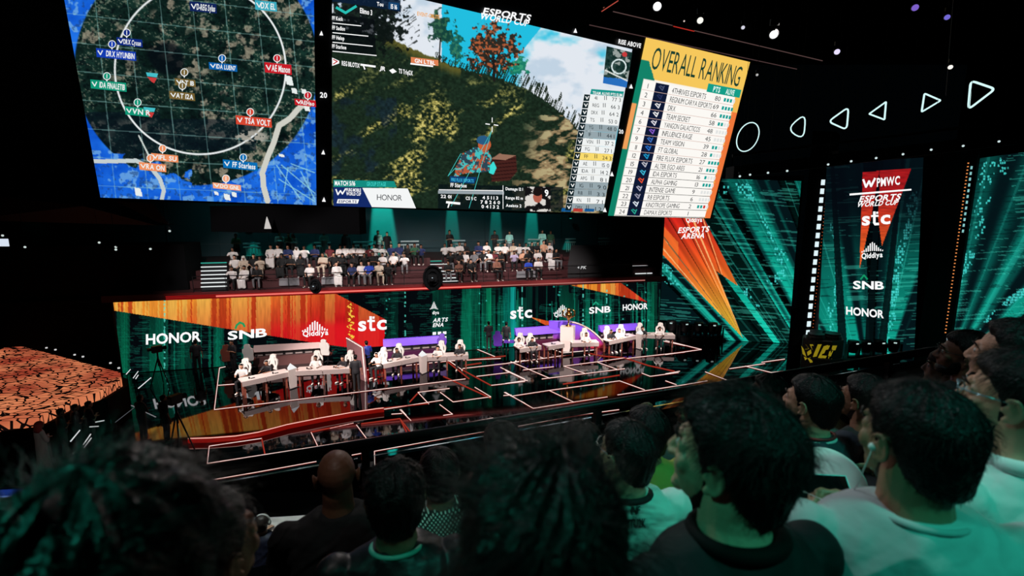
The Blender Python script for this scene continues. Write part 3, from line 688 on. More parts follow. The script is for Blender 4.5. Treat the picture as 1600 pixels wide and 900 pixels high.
def tagbox(par, x, y, w_, h_, rgb, txt, tr=(235, 240, 240), sl=.1, lean=1.0, pin=True, small=None):
    mb = MB(); mb.k = 0
    poly_on(mb, scp, [(x, y), (x+w_, y+w_*sl), (x+w_+1, y+h_+w_*sl), (x+1, y+h_)], .02, 0)
    ix = w_*.22
    mb.k = 1
    text_on(mb, scp, txt, (x+ix+2, y+h_*.8+ix*sl), (x+w_-2, y+h_*.8+w_*sl), h_*.62, .3, True, .04, 1)
    line_on(mb, scp, [(x+3, y+h_*.3), (x+7, y+h_*.75), (x+10, y+h_*.3)], 1.6, .04, 1)
    if pin:
        cx, cy = pin if isinstance(pin, tuple) else (x+w_*.5, y-6)
        poly_on(mb, scp, [(cx+6.2*math.cos(t), cy+6.2*math.sin(t)) for t in [i*math.pi/8 for i in range(16)]], .045, 1)
        poly_on(mb, scp, [(cx+5*math.cos(t), cy+5*math.sin(t)) for t in [i*math.pi/8 for i in range(16)]], .06, 0)
        poly_on(mb, scp, [(cx-2, cy+5), (cx+2, cy+5), (cx, cy+9)], .045, 1)
        line_on(mb, scp, [(cx, cy-3), (cx, cy+3)], 1.2, .08, 1)
    mb.build('map_tag', [emi(rgb, 1.0), emi(tr, 1.0)], par)
NV, GRN, RD, ORG, BLU, BRN = (16, 42, 128), (18, 150, 118), (200, 28, 40), (240, 146, 96), (12, 96, 170), (116, 96, 50)
tagbox(ms, 182, 58, 40, 12, NV, 'DRX Cyxan', pin=(198, 51)); tagbox(ms, 150, 75, 62, 14, (20, 60, 176), 'DRX HYUNBIN', pin=(175, 69))
tagbox(ms, 141, 124, 56, 14, GRN, 'IDA FINALETIB', pin=(167, 119)); tagbox(ms, 195, 166, 42, 13, GRN, 'VN R', pin=(215, 160))
tagbox(ms, 273, 122, 32, 11, BRN, 'AT 1B', pin=(288, 113)); tagbox(ms, 264, 142, 40, 12, BRN, 'AT 12A', pin=(285, 134))
tagbox(ms, 326, 97, 44, 11, BLU, 'IDA LUEN7', pin=(347, 91)); tagbox(ms, 413, 97, 42, 16, RD, 'AE Manon', pin=(433, 91))
tagbox(ms, 368, 180, 56, 14, (214, 72, 50), 'TSA VOLT', pin=(391, 175)); tagbox(ms, 460, 154, 33, 10, RD, 'AEHao', pin=(481, 149))
tagbox(ms, 236, 239, 42, 11, ORG, 'IFL SU', pin=(254, 232)); tagbox(ms, 217, 253, 42, 12, ORG, 'RA ON', pin=(235, 247)); tagbox(ms, 332, 285, 44, 9, (246, 170, 130), 'DO GNL', pin=(353, 279))
tagbox(ms, 348, 249, 54, 13, (10, 110, 180), 'FF Starless', pin=(380, 246)); tagbox(ms, 296, 2, 42, 15, (18, 36, 90), 'D-REG Sylas', pin=False); tagbox(ms, 398, 0, 34, 15, (60, 170, 190), 'DX EL', pin=False)
for (x, y) in ((228, 113), (224, 167)):
    mb = MB(); poly_on(mb, scp, [(x, y), (x+19, y+2), (x+17, y+8), (x+2, y+6)], .03, 0); poly_on(mb, scp, [(x+2, y+7), (x+17, y+9), (x+13, y+17), (x+9, y+15)], .03, 1)
    mb.build('map_marker', [emi((70, 190, 200), 1.0), emi((200, 60, 60), 1.0)], ms)

def game_fn(X, Y, U, V):
    C = np.zeros(X.shape+(3,)); C[:] = (34, 190, 224)
    cl = fbm((X-700)*.012, Y*.018, 5, 5); cmask = sst(.40, .56, cl+.22*sst(60, 160, X-760+Y*.6)+.35*(X < 690)-.25*((X > 690) & (X+Y*.8 < 880)))
    mixc(C, cmask, (226, 232, 240)); mixc(C, cmask*sst(.5, .75, fbm(X*.03, Y*.04, 9))*.5, (160, 190, 215))
    hx = [500, 560, 590, 615, 640, 670, 700, 740, 780, 820, 850, 880, 905, 940, 990]; hy = [40, 48, 55, 62, 74, 86, 100, 112, 122, 138, 156, 178, 205, 250, 260]
    hy_ = np.interp(X, hx, hy)+5*(fbm(X*.3, Y*0, 4, 2)-.5)
    hill = sst(-1, 1.5, Y-hy_)
    H = np.zeros_like(C); H[:] = (26, 42, 30)
    q = X*.42+Y*.9; p = X*.8-Y*.35
    lit = sst(.52, .68, fbm(q*.045, p*.017, 31, 4)+.05*fbm(X*.3, Y*.3, 3, 2)); sp = fbm(X*.28, Y*.34, 7, 3)
    reg = sst(110, 170, Y)*.9+.25*sst(0, 30, (Y-hy_))
    mixc(H, lit*sst(.38, .6, sp)*np.clip(reg, 0, 1), (122, 118, 60)); mixc(H, lit*sst(.6, .74, sp)*np.clip(reg, 0, 1)*.7, (196, 182, 110))
    mixc(H, sst(.5, .7, fbm(X*.05, Y*.05, 71))*.45*(Y > 150)*(X < 620), (20, 34, 60)); H *= (.6+.8*sp)[..., None]
    rdg = sst(20, 3, Y-hy_)*((X > 600) & (X < 720)); mixc(H, rdg*.7, (120, 110, 46))
    rk = ((X > 800) & (Y > 180)); 
    rn = fbm(X*.07+Y*.03, Y*.13, 83, 4); mixc(H, rk*sst(.45, .6, rn)*sst(0, 60, X-800+.5*(Y-230)), (150, 126, 92)); mixc(H, rk*sst(.6, .7, rn)*sst(0, 60, X-800)*.7, (196, 186, 140))
    mixc(C, hill, (0, 0, 0)); C += H*hill[..., None]
    # grasses along the ridge
    gr = (Y < hy_+2) & (Y > hy_-24*vn(X*.35, Y*0, 91)*(X > 740)-9) & (vn((X+.4*Y)*.9, Y*.08, 93) > .45) & (X > 680)
    mixc(C, gr*.9, (24, 36, 24))
    # dark tree mass at upper left, small trees, the autumn tree
    def blob(cx, cy, rx, ry, sd, rgb, thr=.5, hi=None, f=.16):
        d = np.hypot((X-cx)/rx, (Y-cy)/ry); nn = fbm(X*f, Y*f, sd, 4); k = sst(thr, thr+.08, nn+.42*(1-d)-.12)*(d < 1.25)
        mixc(C, k*.95, rgb)
        if hi: mixc(C, k*sst(.52, .62, fbm(X*.3, Y*.3, sd+5, 3))*.8, hi)
    blob(560, 20, 68, 46, 101, (8, 14, 14), .40, (30, 44, 36)); blob(604, 50, 36, 36, 103, (12, 20, 18), .5)
    br = (vn((X*.7+Y*.9)*.5, (X-Y)*.06, 107) > .74) & (np.hypot((X-612)/44, (Y-48)/44) < 1); mixc(C, br*.8, (20, 26, 24))
    blob(690, 42, 20, 30, 111, (20, 60, 50), .46, (60, 110, 80)); blob(714, 72, 13, 24, 113, (20, 86, 80), .46, (60, 130, 100)); blob(806, 105, 20, 15, 115, (20, 120, 96), .42, (60, 160, 120))
    blob(771, 76, 38, 38, 117, (44, 34, 26), .40, (206, 104, 60))
    for a_, b_, w_ in (((688, 60), (686, 98), 1), ((712, 85), (711, 102), .8), ((771, 90), (772, 126), 2), ((760, 80), (771, 100), 1), ((784, 78), (772, 98), 1)): mixc(C, dseg(X, Y, a_, b_) < w_, (30, 28, 26))
    # HUD panels
    hud = inpoly(X, Y, [(518, 22), (585, 30), (588, 88), (518, 80)]); mixc(C, hud*.72, (6, 10, 14))
    hud = inpoly(X, Y, [(518, -8), (626, 0), (626, 19), (590, 12), (518, 2)]); mixc(C, hud*.9, (12, 30, 54))
    hud = inpoly(X, Y, [(685, 288), (880, 292), (880, 331), (684, 327)]); mixc(C, hud*.75, (8, 18, 22))
    hud = (X > 820) & (X < 860) & (Y > 292); ph = fbm(X*.12, Y*.12, 131, 3); mixc(C, hud*1.0, (20, 18, 20)); mixc(C, hud*sst(.5, .54, ph), (220, 214, 208)); mixc(C, (np.hypot(X-840, (Y-308)*.8) < 7), (176, 92, 74)); mixc(C, (np.hypot(X-840, (Y-300)*1.2) < 7.5), (26, 18, 18))
    # wooden crate and the rider seen from behind (plain figure)
    cr = inpoly(X, Y, [(768, 248), (806, 242), (808, 268), (796, 282), (768, 284)]); mixc(C, cr, (70, 34, 30)); mixc(C, cr & (np.sin(Y*1.1+X*.1) > .7), (40, 18, 18)); mixc(C, inpoly(X, Y, [(768, 248), (780, 240), (806, 243), (790, 250)]), (150, 110, 90))
    fg = inpoly(X, Y, [(742, 230), (760, 228), (768, 246), (764, 268), (720, 272), (708, 284), (712, 262), (722, 240)]); mixc(C, fg, (46, 70, 84)); mixc(C, fg & (fbm(X*.22, Y*.22, 141, 3) > .54), (180, 90, 60)); mixc(C, fg & (fbm(X*.25, Y*.25, 143, 3) > .6), (70, 190, 190))
    mixc(C, np.hypot(X-757, (Y-226)) < 10, (196, 96, 56)); mixc(C, (np.hypot(X-755, (Y-219)*1.4) < 10), (40, 90, 130))
    mixc(C, inpoly(X, Y, [(771, 252), (776, 262), (771, 273), (764, 270), (766, 258)]), (60, 220, 214))
    return C
gs = led_screen('game_screen', scp, [(519, -30), (664, 4), (987.5, 77.5), (942.5, 333.5)][0:0] or [(519, -34), (988, 77), (942.5, 333.5), (518.5, 321)], 460, 350, game_fn, vw, 0.0)
def lett(par, name, items, rgbs, label=None):
    mb = MB()
    for it in items:
        if it[0] == 't': text_on(mb, scp, it[1], it[2], it[3], it[4], it[5] if len(it) > 5 else 0, it[7] if len(it) > 7 else True, .05, it[6] if len(it) > 6 else 0)
        elif it[0] == 'p': poly_on(mb, scp, it[1], it[3] if len(it) > 3 else .03, it[2])
        elif it[0] == 'l': line_on(mb, scp, it[1], it[2], .06, it[3])
    return mb.build(name, [emi(c, 1.0) for c in rgbs], par, label=label)
WT = (255, 255, 255); INK = (12, 30, 36)
lett(vw, 'event_lettering', [('t', 'ESPORTS', (754, 22), (828, 33), 10, 3), ('t', 'WORLD CUP', (749, 29), (825, 41), 9, 3)], [WT])
lett(vw, 'slogan_lettering', [('t', 'RISE ABOVE', (966, 68), (1001, 75), 7, 1)], [WT])
tri = []
for x, y in ((502, 52), (505, 238), (506, 312), (899, 48), (986, 135), (956, 272), (945, 328)): tri.append(('p', [(x-3, y+3), (x+3, y+3.4), (x+.3, y-4)], 0))
tri += [('t', '20', (500, 152), (511, 153), 8), ('t', '20', (967, 208), (974, 209), 6)]
lett(vw, 'border_mark', tri, [WT])
# gameplay overlays
lett(gs, 'player_list', [('t', 'Elimo 3', (562, 20), (582, 24), 8, 0, 0), ('l', [(526, 12), (540, 20), (556, 10)], 4, 1)]+
     sum([[('t', t_, (519, y), (519+w_, y+w_*.1), 6, 0, 0), ('l', [(520, y+5), (520+L_, y+5+L_*.1)], 1.4, 0)] for t_, y, w_, L_ in (('FF Keck', 31, 17, 44), ('FF Sadlon', 46, 20, 55), ('FF Helop', 61, 19, 62), ('FF Starboe', 75, 22, 68))], []), [WT, (40, 190, 180)])
lett(gs, 'top_counter', [('t', 'Tou', (589, 9), (599, 10), 6, 0, 0), ('p', [(607, 3), (624, 5), (624, 16), (607, 14)], 1), ('t', '15 16', (609, 13), (622, 15), 7, 0, 0, ), ('t', 'EVENT-OBLITE', (652, 24), (687, 30), 6, 0, 2)], [WT, (20, 66, 110), (240, 170, 90)])
lett(gs, 'kill_feed', [('p', [(519, 90), (530, 95), (530, 99), (519, 103)], 0), ('l', [(521, 93), (527, 96), (521, 100)], 1.6, 1), ('t', 'REG BILOTIX', (534, 102), (562, 106), 7, 0, 0), ('l', [(564, 101), (586, 104)], 3, 0), ('l', [(568, 103), (570, 108)], 2, 0), ('t', 'JR', (593, 109), (602, 111), 6, 1, 0), ('p', [(608, 110), (614, 107), (620, 112), (613, 115)], 0), ('t', 'TS TrlqGX', (623, 114), (645, 118), 7, 0, 0)], [WT, (190, 30, 40)])
lett(gs, 'player_tag', [('p', [(642, 89), (685, 94), (685, 103), (642, 98)], 0), ('t', 'GN LTBL', (648, 97.5), (680, 101.5), 6, 0, 1), ('l', [(642, 99.5), (676, 103.5)], 2.5, 1)], [(226, 130, 84), WT])
lett(gs, 'crosshair', [('l', [(769, 184), (769, 191)], 1.2, 0), ('l', [(769, 198), (769, 206)], 1.2, 0), ('l', [(759, 193.5), (765, 194.3)], 1.6, 0), ('l', [(772, 195), (778, 196)], 1.6, 0), ('l', [(768, 205), (705, 322)], .8, 1), ('l', [(768, 205), (733, 325)], .8, 1), ('l', [(720, 240), (700, 275), (712, 262)], .8, 1)], [WT, (70, 200, 196)])
lett(gs, 'match_banner', [('p', [(521, 281), (616, 283), (620, 293), (521, 292)], 0), ('t', 'MATCH 5/16', (523, 289.5), (555, 290), 7, 0, 1), ('t', 'GROUP STAGE', (573, 290.3), (603, 290.8), 6, 0, 3), ('p', [(521, 292.5), (566, 293), (581, 324), (521, 322)], 2),
     ('l', [(525, 296), (528, 304), (532, 298), (535, 303), (540, 295)], 2, 1), ('t', 'PUBG MOBILE', (541, 299), (564, 299.6), 5, 0, 1), ('t', 'WORLD CUP', (541, 305), (564, 305.6), 5, 0, 1), ('p', [(528, 311), (561, 311.5), (559, 318), (526, 317.5)], 1, .04), ('t', 'ESPORTS', (529, 316.5), (557, 317), 4, .5, 2)], [(20, 140, 128), WT, (20, 42, 104), (60, 200, 190)])
lett(gs, 'sponsor_banner', [('p', [(566, 293.5), (637, 294.5), (650, 325.5), (581, 323.5)], 0), ('t', 'HONOR', (589, 312.5), (628, 313.5), 9, 0, 1, False)], [(244, 246, 246), (40, 44, 50)])
lett(gs, 'player_hud', [('p', [(703, 275), (745, 277), (741, 287), (703, 285)], 1), ('t', 'FIRE FLUX ESPORTS', (705, 283), (740, 285), 5, 0, 3), ('t', 'FF Starboe', (704, 292), (729, 293), 6, 0, 0), ('l', [(686, 296.5), (786, 298)], 1.3, 0), ('l', [(686, 300), (786, 301.5)], 5, 2), ('l', [(698, 316), (718, 318)], 3.5, 0), ('l', [(702, 318), (700, 324)], 2, 0),
     ('t', '22 01', (688, 309), (706, 310), 5, 0, 0), ('t', 'CS 11 C', (727, 312), (745, 313), 5, 0, 0), ('t', '4 5 1 1 3', (750, 311), (782, 312), 5, 0, 0), ('t', '7 8 2 6 0', (750, 318), (782, 319), 5, 0, 0), ('t', '0 4 1 3 2', (750, 325), (782, 326), 5, 0, 0), ('l', [(786, 290), (786, 326)], 1, 0),
     ('t', 'Damage 12 1', (790, 297), (817, 298), 4.5, 0, 0), ('t', 'Range 82 m', (790, 311), (817, 312), 4.5, 0, 0), ('t', 'Assists 2', (790, 323), (815, 324), 4.5, 0, 0), ('t', '9', (851, 306), (857, 307), 10, 0, 0)], [WT, (14, 60, 110), (150, 160, 166), (60, 180, 220)])
# standings list inside the gameplay
rows = [('41', '77 3'), ('REG', '66 3'), ('DRX', '64 2'), ('TS', '53 0'), ('YG', '48 0'), ('IF', '44 1'), ('VSN', '37 2'), ('FG', '27 1'), ('FF', '24 3'), ('AE', '15 0'), ('IDA', '14 2'), ('APG', '8 1'), ('IG', '9 0'), ('R8', '3 3'), ('KN', '7 1'), ('DMX', '1 2')]
lx = lambda y: 913-(y-145)*.165; rx = lambda y: 974-(y-145)*.17
mb = MB()
poly_on(mb, scp, [(924, 139), (975, 143), (973, 152), (922, 147)], .04, 2)
text_on(mb, scp, 'TEAM ALIVE PTS ELIM', (926, 147), (972, 151), 4.5, 0, True, .06, 0)
for i, (a_, b_) in enumerate(rows):
    y0 = 147+i*11.4; y1 = y0+10.9; k = 0 if i not in (4, 5, 12, 13, 15) else 3
    if i == 8: k = 4
    r0 = 5.2*(1-i/18)
    poly_on(mb, scp, [(lx(y0), y0), (rx(y0), y0+r0), (rx(y1), y1+r0), (lx(y1), y1)], .03, k)
    poly_on(mb, scp, [(lx(y0)+.5, y0+.3), (lx(y0)+9.5, y0+1), (lx(y1)+9.5, y1), (lx(y1)+.5, y1-.3)], .045, 1)
    cx, cy = lx(y0)+4.5, y0+5.8; line_on(mb, scp, [(cx-2, cy-2), (cx, cy+2), (cx+2.5, cy-2.2)], 1.4, .06, 0)
    ink = 1
    text_on(mb, scp, a_, (lx(y0)+15, y0+8.5), (lx(y0)+15+3.4*len(a_), y0+9.2), 5.6, 0, False, .06, ink)
    line_on(mb, scp, [(lx(y0)+32, y0+3), (lx(y0)+32, y0+9)], .9, .06, ink); line_on(mb, scp, [(lx(y0)+35, y0+3), (lx(y0)+35, y0+9)], .9, .06, ink)
    text_on(mb, scp, b_, (lx(y0)+43, y0+11), (lx(y0)+58, y0+12.5), 6, 0, False, .06, ink)
for i, (x, c_) in enumerate(((878, 5), (896, 6), (914, 5))): poly_on(mb, scp, [(x, 325+.3*i), (x+15, 325.8+.3*i), (x+14, 331), (x-1, 330.5)], .04, c_)
mb.build('standings_list', [emi((240, 243, 242), 1.0), emi(INK, 1.0), emi((24, 150, 140), 1.0), emi((150, 166, 172), 1.0), emi((250, 220, 110), 1.0), emi((20, 90, 150), 1.0), emi((190, 60, 50), 1.0)], gs)
def mini_fn(X, Y, U, V):
    C = np.zeros(X.shape+(3,)); C[:] = (30, 56, 52); f = fbm(X*.2, Y*.2, 151, 4); C += ((f-.5)*80)[..., None]
    mixc(C, sst(.55, .6, fbm(X*.15, Y*.15, 153, 3)), (150, 160, 156)); mixc(C, Y > 122+(X-960)*.1, (40, 110, 190)); mixc(C, np.abs(np.hypot(X-967, Y-104)-11) < 1, (220, 235, 235)); mixc(C, (dseg(X, Y, (946, 110), (984, 128)) < 1.1), (220, 225, 220)); mixc(C, np.hypot(X-976, Y-85) < 4, (200, 60, 60)); return C
led_screen('minimap', scp, [(948, 72), (988, 82), (979, 137), (942, 130)], 50, 70, mini_fn, gs, 0.02)
# ranking table
TL, TR, BR, BL = np.array((1009.5, 58.)), np.array((1172, 97.)), np.array((1109.5, 341.)), np.array((950, 337.))
cw = [np.array(scp.P(*q)) for q in (TL, TR, BR, BL)]
def R(u, v):
    p = cw[0]*(1-u)*(1-v)+cw[1]*u*(1-v)+cw[2]*u*v+cw[3]*(1-u)*v; return pix(p)
def rank_fn(X, Y, U, V):
    C = np.zeros(X.shape+(3,)); C[:] = (250, 246, 238)
    mixc(C, V < .205, (246, 200, 92)); mixc(C, (U > .93-.05*((V*16) % 1)*sst(.3, .6, V)) & (V > .2), (244, 186, 84)); t = sst(.35, 1, V); mixc(C, (U > .955-.06*((V*16) % 1)) & (V > .3), (240, 120, 60)); mixc(C, (U < .05+0*V) & (V > .16), (16, 130, 104)); mixc(C, (V < .6) & (V > .34) & (U < .04), (240, 160, 90))
    mixc(C, (U < .16) & (V > .11) & (V < .21) & (U < (V-.04)*.9), (20, 130, 104))
    return C
rs = led_screen('ranking_screen', scp, [tuple(TL), tuple(TR), tuple(BR), tuple(BL)], 140, 200, rank_fn, vw, 0.0)
def rt(mb, txt, u0, u1, v, h, lean=0, bold=False, k=0, off=.05):
    p0 = R(u0, v); p1 = R(u1, v); q = R(u0, v-h); text_on(mb, scp, txt, p0, p1, p0[1]-q[1], q[0]-p0[0]+lean, bold, off, k)
mb = MB(); rt(mb, 'OVERALL RANKING', .09, .94, .15, .115, 0, False); mb.build('title_lettering', emi((24, 64, 50), 1.0), rs)
mb = MB(); mb.poly([scp.P(*R(u, v), .03) for u, v in ((.64, .165), (.985, .165), (.985, .213), (.64, .213))], 0); rt(mb, 'PTS', .70, .77, .205, .03, 0, True, 1); rt(mb, 'ALIVE', .83, .92, .205, .03, 0, True, 1)
mb.build('column_heading', [emi((20, 158, 136), 1.0), emi((226, 250, 244), 1.0)], rs)
RK = [('1', '4THRIVES ESPORTS', '80', 3), ('2', 'REGNUM CARYA ESPORTS', '69', 4), ('3', 'DRX', '66', 4), ('4', 'TEAM SECRET', '58', 2), ('6', 'YANGON GALACTICOS', '48', 0), ('7', 'INFLUENCE RAGE', '45', 0), ('9', 'TEAM VISION', '39', 2), ('11', 'FT GLOBAL', '28', 1), ('12', 'FIRE FLUX ESPORTS', '27', 4), ('15', 'ALTER EGO ARES', '21', 3), ('19', 'IDA ESPORTS', '16', 1), ('20', 'ALPHA GAMING', '13', 3), ('21', 'INTENSE GAME', '9', 0), ('22', 'R8 ESPORTS', '6', 0), ('23', 'KINOTROPE GAMING', '2', 3), ('24', 'DAMAX ESPORTS', '1', -1)]
lc = [(70, 80, 110), (40, 50, 90), (60, 90, 110), (240, 240, 240), (220, 220, 230), (130, 90, 200), (60, 110, 190), (40, 110, 200), (30, 150, 200), (190, 190, 200), (60, 180, 210), (220, 80, 50), (180, 180, 200), (150, 150, 170), (220, 230, 240), (40, 160, 140)]
for i, (n_, nm, pt, al) in enumerate(RK):
    v0 = .215+i*.0488; v1 = v0+.0488; mb = MB()
    mb.poly([scp.P(*R(u, v), .025) for u, v in ((.06, v0), (.94, v0), (.94, v1-.0025), (.06, v1-.0025))], 0)
    mb.poly([scp.P(*R(u, v), .04) for u, v in ((.165, v0), (.285, v0), (.285, v1), (.165, v1))], 1)
    c = R(.225, (v0+v1)/2)
    for a_, b_ in ((((c[0]-4), c[1]-3), (c[0]+1, c[1]+3)), ((c[0]+1, c[1]+3), (c[0]+4, c[1]-3.5)), ((c[0]-2, c[1]-4), (c[0]+3, c[1]-1))): line_on(mb, scp, [a_, b_], 1.7, .055, 4)
    rt(mb, n_, .09, .09+.025*len(n_), v1-.011, .026, 0, False, 2); rt(mb, nm, .32, .32+.0198*len(nm)+.01, v1-.009, .030, 0, False, 2); rt(mb, pt, .74, .74+.028*len(pt), v1-.011, .027, 0, False, 2)
    for q in range(4):
        on = q < al; u0 = .83+q*.032
        if al < 0: break
        kk = 3 if on else 5
        if i == 14 and q == 2: kk = 6
        mb.poly([scp.P(*R(u, v), .05) for u, v in ((u0-.0, v0+.014), (u0+.022, v0+.014), (u0+.022, v1-.014), (u0, v1-.014))], kk)
    a_ = R(.06, v1); b_ = R(.94, v1); line_on(mb, scp, [a_, b_], .7, .045, 2 if i > 8 else 7)
    mb.build('ranking_row', [emi((252, 249, 244), 1.0), emi((14, 24, 52), 1.0), emi((30, 36, 40), 1.0), emi((18, 160, 150), 1.0), emi(lc[i] if i != 2 else (230, 230, 235), 1.0), emi((226, 228, 226), 1.0), emi((210, 50, 40), 1.0), emi((214, 180, 170), 1.0)], rs)

# ================================================================ balcony stand above the LED wall
CR = pbr('stand_maroon', (60, 14, 18), 0.7, bump=.1); CD = pbr('stand_charcoal', (20, 21, 25), 0.8)
S0, S1 = 1.6, WL-.3
BZ = 3.95
balc = thing('balcony_stand', 'dark stepped balcony stand above the stage LED wall', 'grandstand', W(WL/2, 3, 3.7))
mb = MB()
steps = [(-.15, 1.25, BZ), (1.25, 2.15, BZ+.42), (2.15, 3.05, BZ+.84), (3.05, 8.9, BZ+1.05)]
for a_, b_, z in steps: mb.prism([W(-.4, a_, 3.63), W(WL+.4, a_, 3.63), W(WL+.4, b_, 3.63), W(-.4, b_, 3.63)], (0, 0, z-3.63))
mb.build('tier', CR, balc)
mb = MB(); mb.prism([W(2.3, -.3, WH+.05), W(WL-1.2, -.3, WH+.05), W(WL-1.2, -.15, WH+.05), W(2.3, -.15, WH+.05)], (0, 0, .32)); mb.build('fascia', pbr('fascia_red', (90, 16, 18), .5), balc)
mb = MB(); mb.tube([W(2.4, -.36, WH+.16), W(6, -.36, WH+.16)], .02, 6, 1); mb.tube([W(4.6, -.36, WH+.16), W(18, -.36, WH+.16)], .04, 6, 0); mb.tube([W(18, -.36, WH+.16), W(WL-1.3, -.36, WH+.16)], .03, 6, 2)
mb.build('red_light_strip', [emi((250, 120, 110), 1.0), emi((160, 30, 28), 1.0), emi((190, 120, 112), .9)], balc)
mb = MB(); mb.tube([W(2.4, -.37, WH+.23), W(18, -.37, WH+.23)], .02, 5); mb.tube([W(2.4, -.37, WH+.09), W(18, -.37, WH+.09)], .02, 5); mb.build('red_glow_edge', emi((150, 18, 20), 1.0), balc)
def railing(label, s0, s1, off, z, h=.9, n=0, bright=None, group=None):
    r = thing('railing', label, 'railing', W((s0+s1)/2, off, z)); mb = MB(); mb.tube([W(s0, off, z+h), W(s1, off, z+h)], .022, 6); mb.tube([W(s0, off, z+h*.12), W(s1, off, z+h*.12)], .015, 6); mb.build('handrail', bright or dark, r)
    for i in range(n): 
        mb = MB(); s = s0+(s1-s0)*i/(n-1); mb.tube([W(s, off, z), W(s, off, z+h)], .018, 6); mb.build('post', bright or dark, r)
    return r
railing('thin dark rail along the front edge of the balcony', 3.5, WL-1.0, 0.0, BZ, .8, 18)
wr = pbr('rail_white', (190, 200, 200), .5)
backr = thing('railing', 'pale railing on the walkway behind the balcony crowd', 'railing', W(14, 8.0, BZ+1.05))
def s_at(px, off):   # s along the wall for a pixel column at given distance behind the wall
    d = ray(px, 400); o = A-wn*off; den = d.x*wd.y-d.y*wd.x
    t = ((o.x-CAM.x)*wd.y-(o.y-CAM.y)*wd.x)/den; p = CAM+d*t; return (p-o).dot(wd)
for px, wdt in ((395, 1.0), (505, 1.0), (568, 1.2), (641, 1.2), (716, 1.0), (781, 1.0), (835, 1.0), (891, .8), (943, .9)):
    s = s_at(px, 6.4); mb = MB()
    for zz in (.95, .72): mb.tube([W(s-wdt/2, 6.4, BZ+1.05+zz), W(s+wdt/2, 6.4, BZ+1.05+zz)], .05, 6)
    for i in range(5): mb.tube([W(s-wdt*.35+wdt*.7*i/4, 6.4, BZ+1.05), W(s-wdt*.35+wdt*.7*i/4, 6.4, BZ+1.05+.72)], .02, 5)
    mb.build('baluster_panel', wr, backr)
mb = MB(); mb.tube([W(s_at(270, 6.5), 6.5, BZ+2.0), W(s_at(960, 6.5), 6.5, BZ+2.0)], .015, 5); mb.build('handrail', pbr('rail_grey', (70, 76, 78), .5), backr)
# teal down-light washes on the back wall
for i, (px, top, pw, an) in enumerate(((55, 350, 90, 30), (178, 360, 40, 24), (396, 366, 140, 30), (485, 368, 90, 26), (600, 340, 750, 40), (708, 335, 300, 24), (776, 335, 240, 22), (832, 335, 420, 24), (888, 370, 150, 26))):
    off = 8.75; s = s_at(px, off); zt_ = 15.0 if top < 345 else 7.4
    c = W(s, off-.35, zt_); r = thing('wall_wash_light', 'small black wall light throwing teal down the back wall, %s from the left' % NUM[i], 'light', c, 0, 'teal wall wash lights')
    mb = MB(); mb.box((c.x, c.y, c.z+.12), (.3, .2, .2)); mb.build('housing', black, r); mb = MB(); mb.lathe([(.07, -.01), (.08, .02)], (c.x, c.y, c.z), 10); mb.build('lens', emi((60, 220, 190), 1.0), r)
    spot('wall_wash', c-Vector((0, 0, .06)), W(s, off+.12, zt_-(9.5 if top < 345 else 3.4)), pw*(130 if top < 345 else 6), (.03, 1.0, .72), an*(.34 if top < 345 else 1), .5, .05)
for tx_ in (-9, -1, 7): spot('wall_fill', W(14.5+tx_, 4.0, 13.5), W(14.5+tx_, 9, 6.5), 420, (.10, .75, .75), 100, .8, .3)  # unseen teal fill spots added to lift the dark back wall
# stairs with white lit nosings
def stairs(px0, px1, n, label, y0, y1, shear=0):
    r = thing('stairway', label, 'stairs', W(s_at((px0+px1)/2, 1), 1.2, BZ)); mb = MB()
    for i in range(n):
        t = i/(n-1); y = y0+(y1-y0)*t; off = .05+2.6*t; pl = Plane(A-wn*off, wn); a_ = pl.P(px0-shear*t, y); b_ = pl.P(px1-shear*t, y+(px1-px0)*-.015)
        mb = MB(); mb.box((a_+b_)/2, ((b_-a_).length, .06, .05), math.atan2(wd.y, wd.x)); mb.build('lit_nosing', emi((235, 240, 240), 1.0) if i < n-1 else emi((60, 180, 160), .8), r)
        mb = MB(); mb.prism([a_+Vector((0, .03, -.03)), b_+Vector((0, .03, -.03)), b_-wn*.25+Vector((0, .03, -.03)), a_-wn*.25+Vector((0, .03, -.03))], (0, 0, -.25)); mb.build('tread', CD, r)
stairs(314, 354, 7, 'stairway with white lit step edges at the left end of the balcony', 448, 411)
stairs(684, 716, 7, 'stairway with white lit step edges in the middle of the balcony', 440, 408, 14)
stairs(1000, 1026, 6, 'short stairway with white lit step edges at the right end of the balcony', 439, 410, 18)
# covered seats at the right end, draped in dark cloth
cs = [W(s_at(884, 1), .6, BZ), W(s_at(984, 1), .6, BZ), W(s_at(966, 4), 3.0, BZ), W(s_at(884, 4), 3.0, BZ)]
r = thing('seat_cover', 'dark grey cloth draped over the empty balcony seats at right', 'cover', sum(cs, Vector())/4)
mb = MB(); lo = [p.copy() for p in cs]; hi = [cs[0]+Vector((0, 0, .85)), cs[1]+Vector((0, 0, .75)), cs[2]+Vector((0, 0, 1.75)), cs[3]+Vector((0, 0, 1.8))]
mb.add(lo+hi, [(3, 2, 1, 0), (4, 5, 6, 7), (0, 1, 5, 4), (1, 2, 6, 5), (2, 3, 7, 6), (3, 0, 4, 7)]); mb.build('cloth', pbr('tarp', (44, 42, 44), .85, bump=.3, bscale=6), r)
pp = Plane(cs[0]+wn*.06, wn); mb = MB(); text_on(mb, pp, 'PK', (907, 420.5), (916, 420), 4.6, 1, True, .02); poly_on(mb, pp, [(902, 418), (905, 416), (905, 420)], .02); mb.build('small_lettering', emi((200, 200, 200), .9), r)
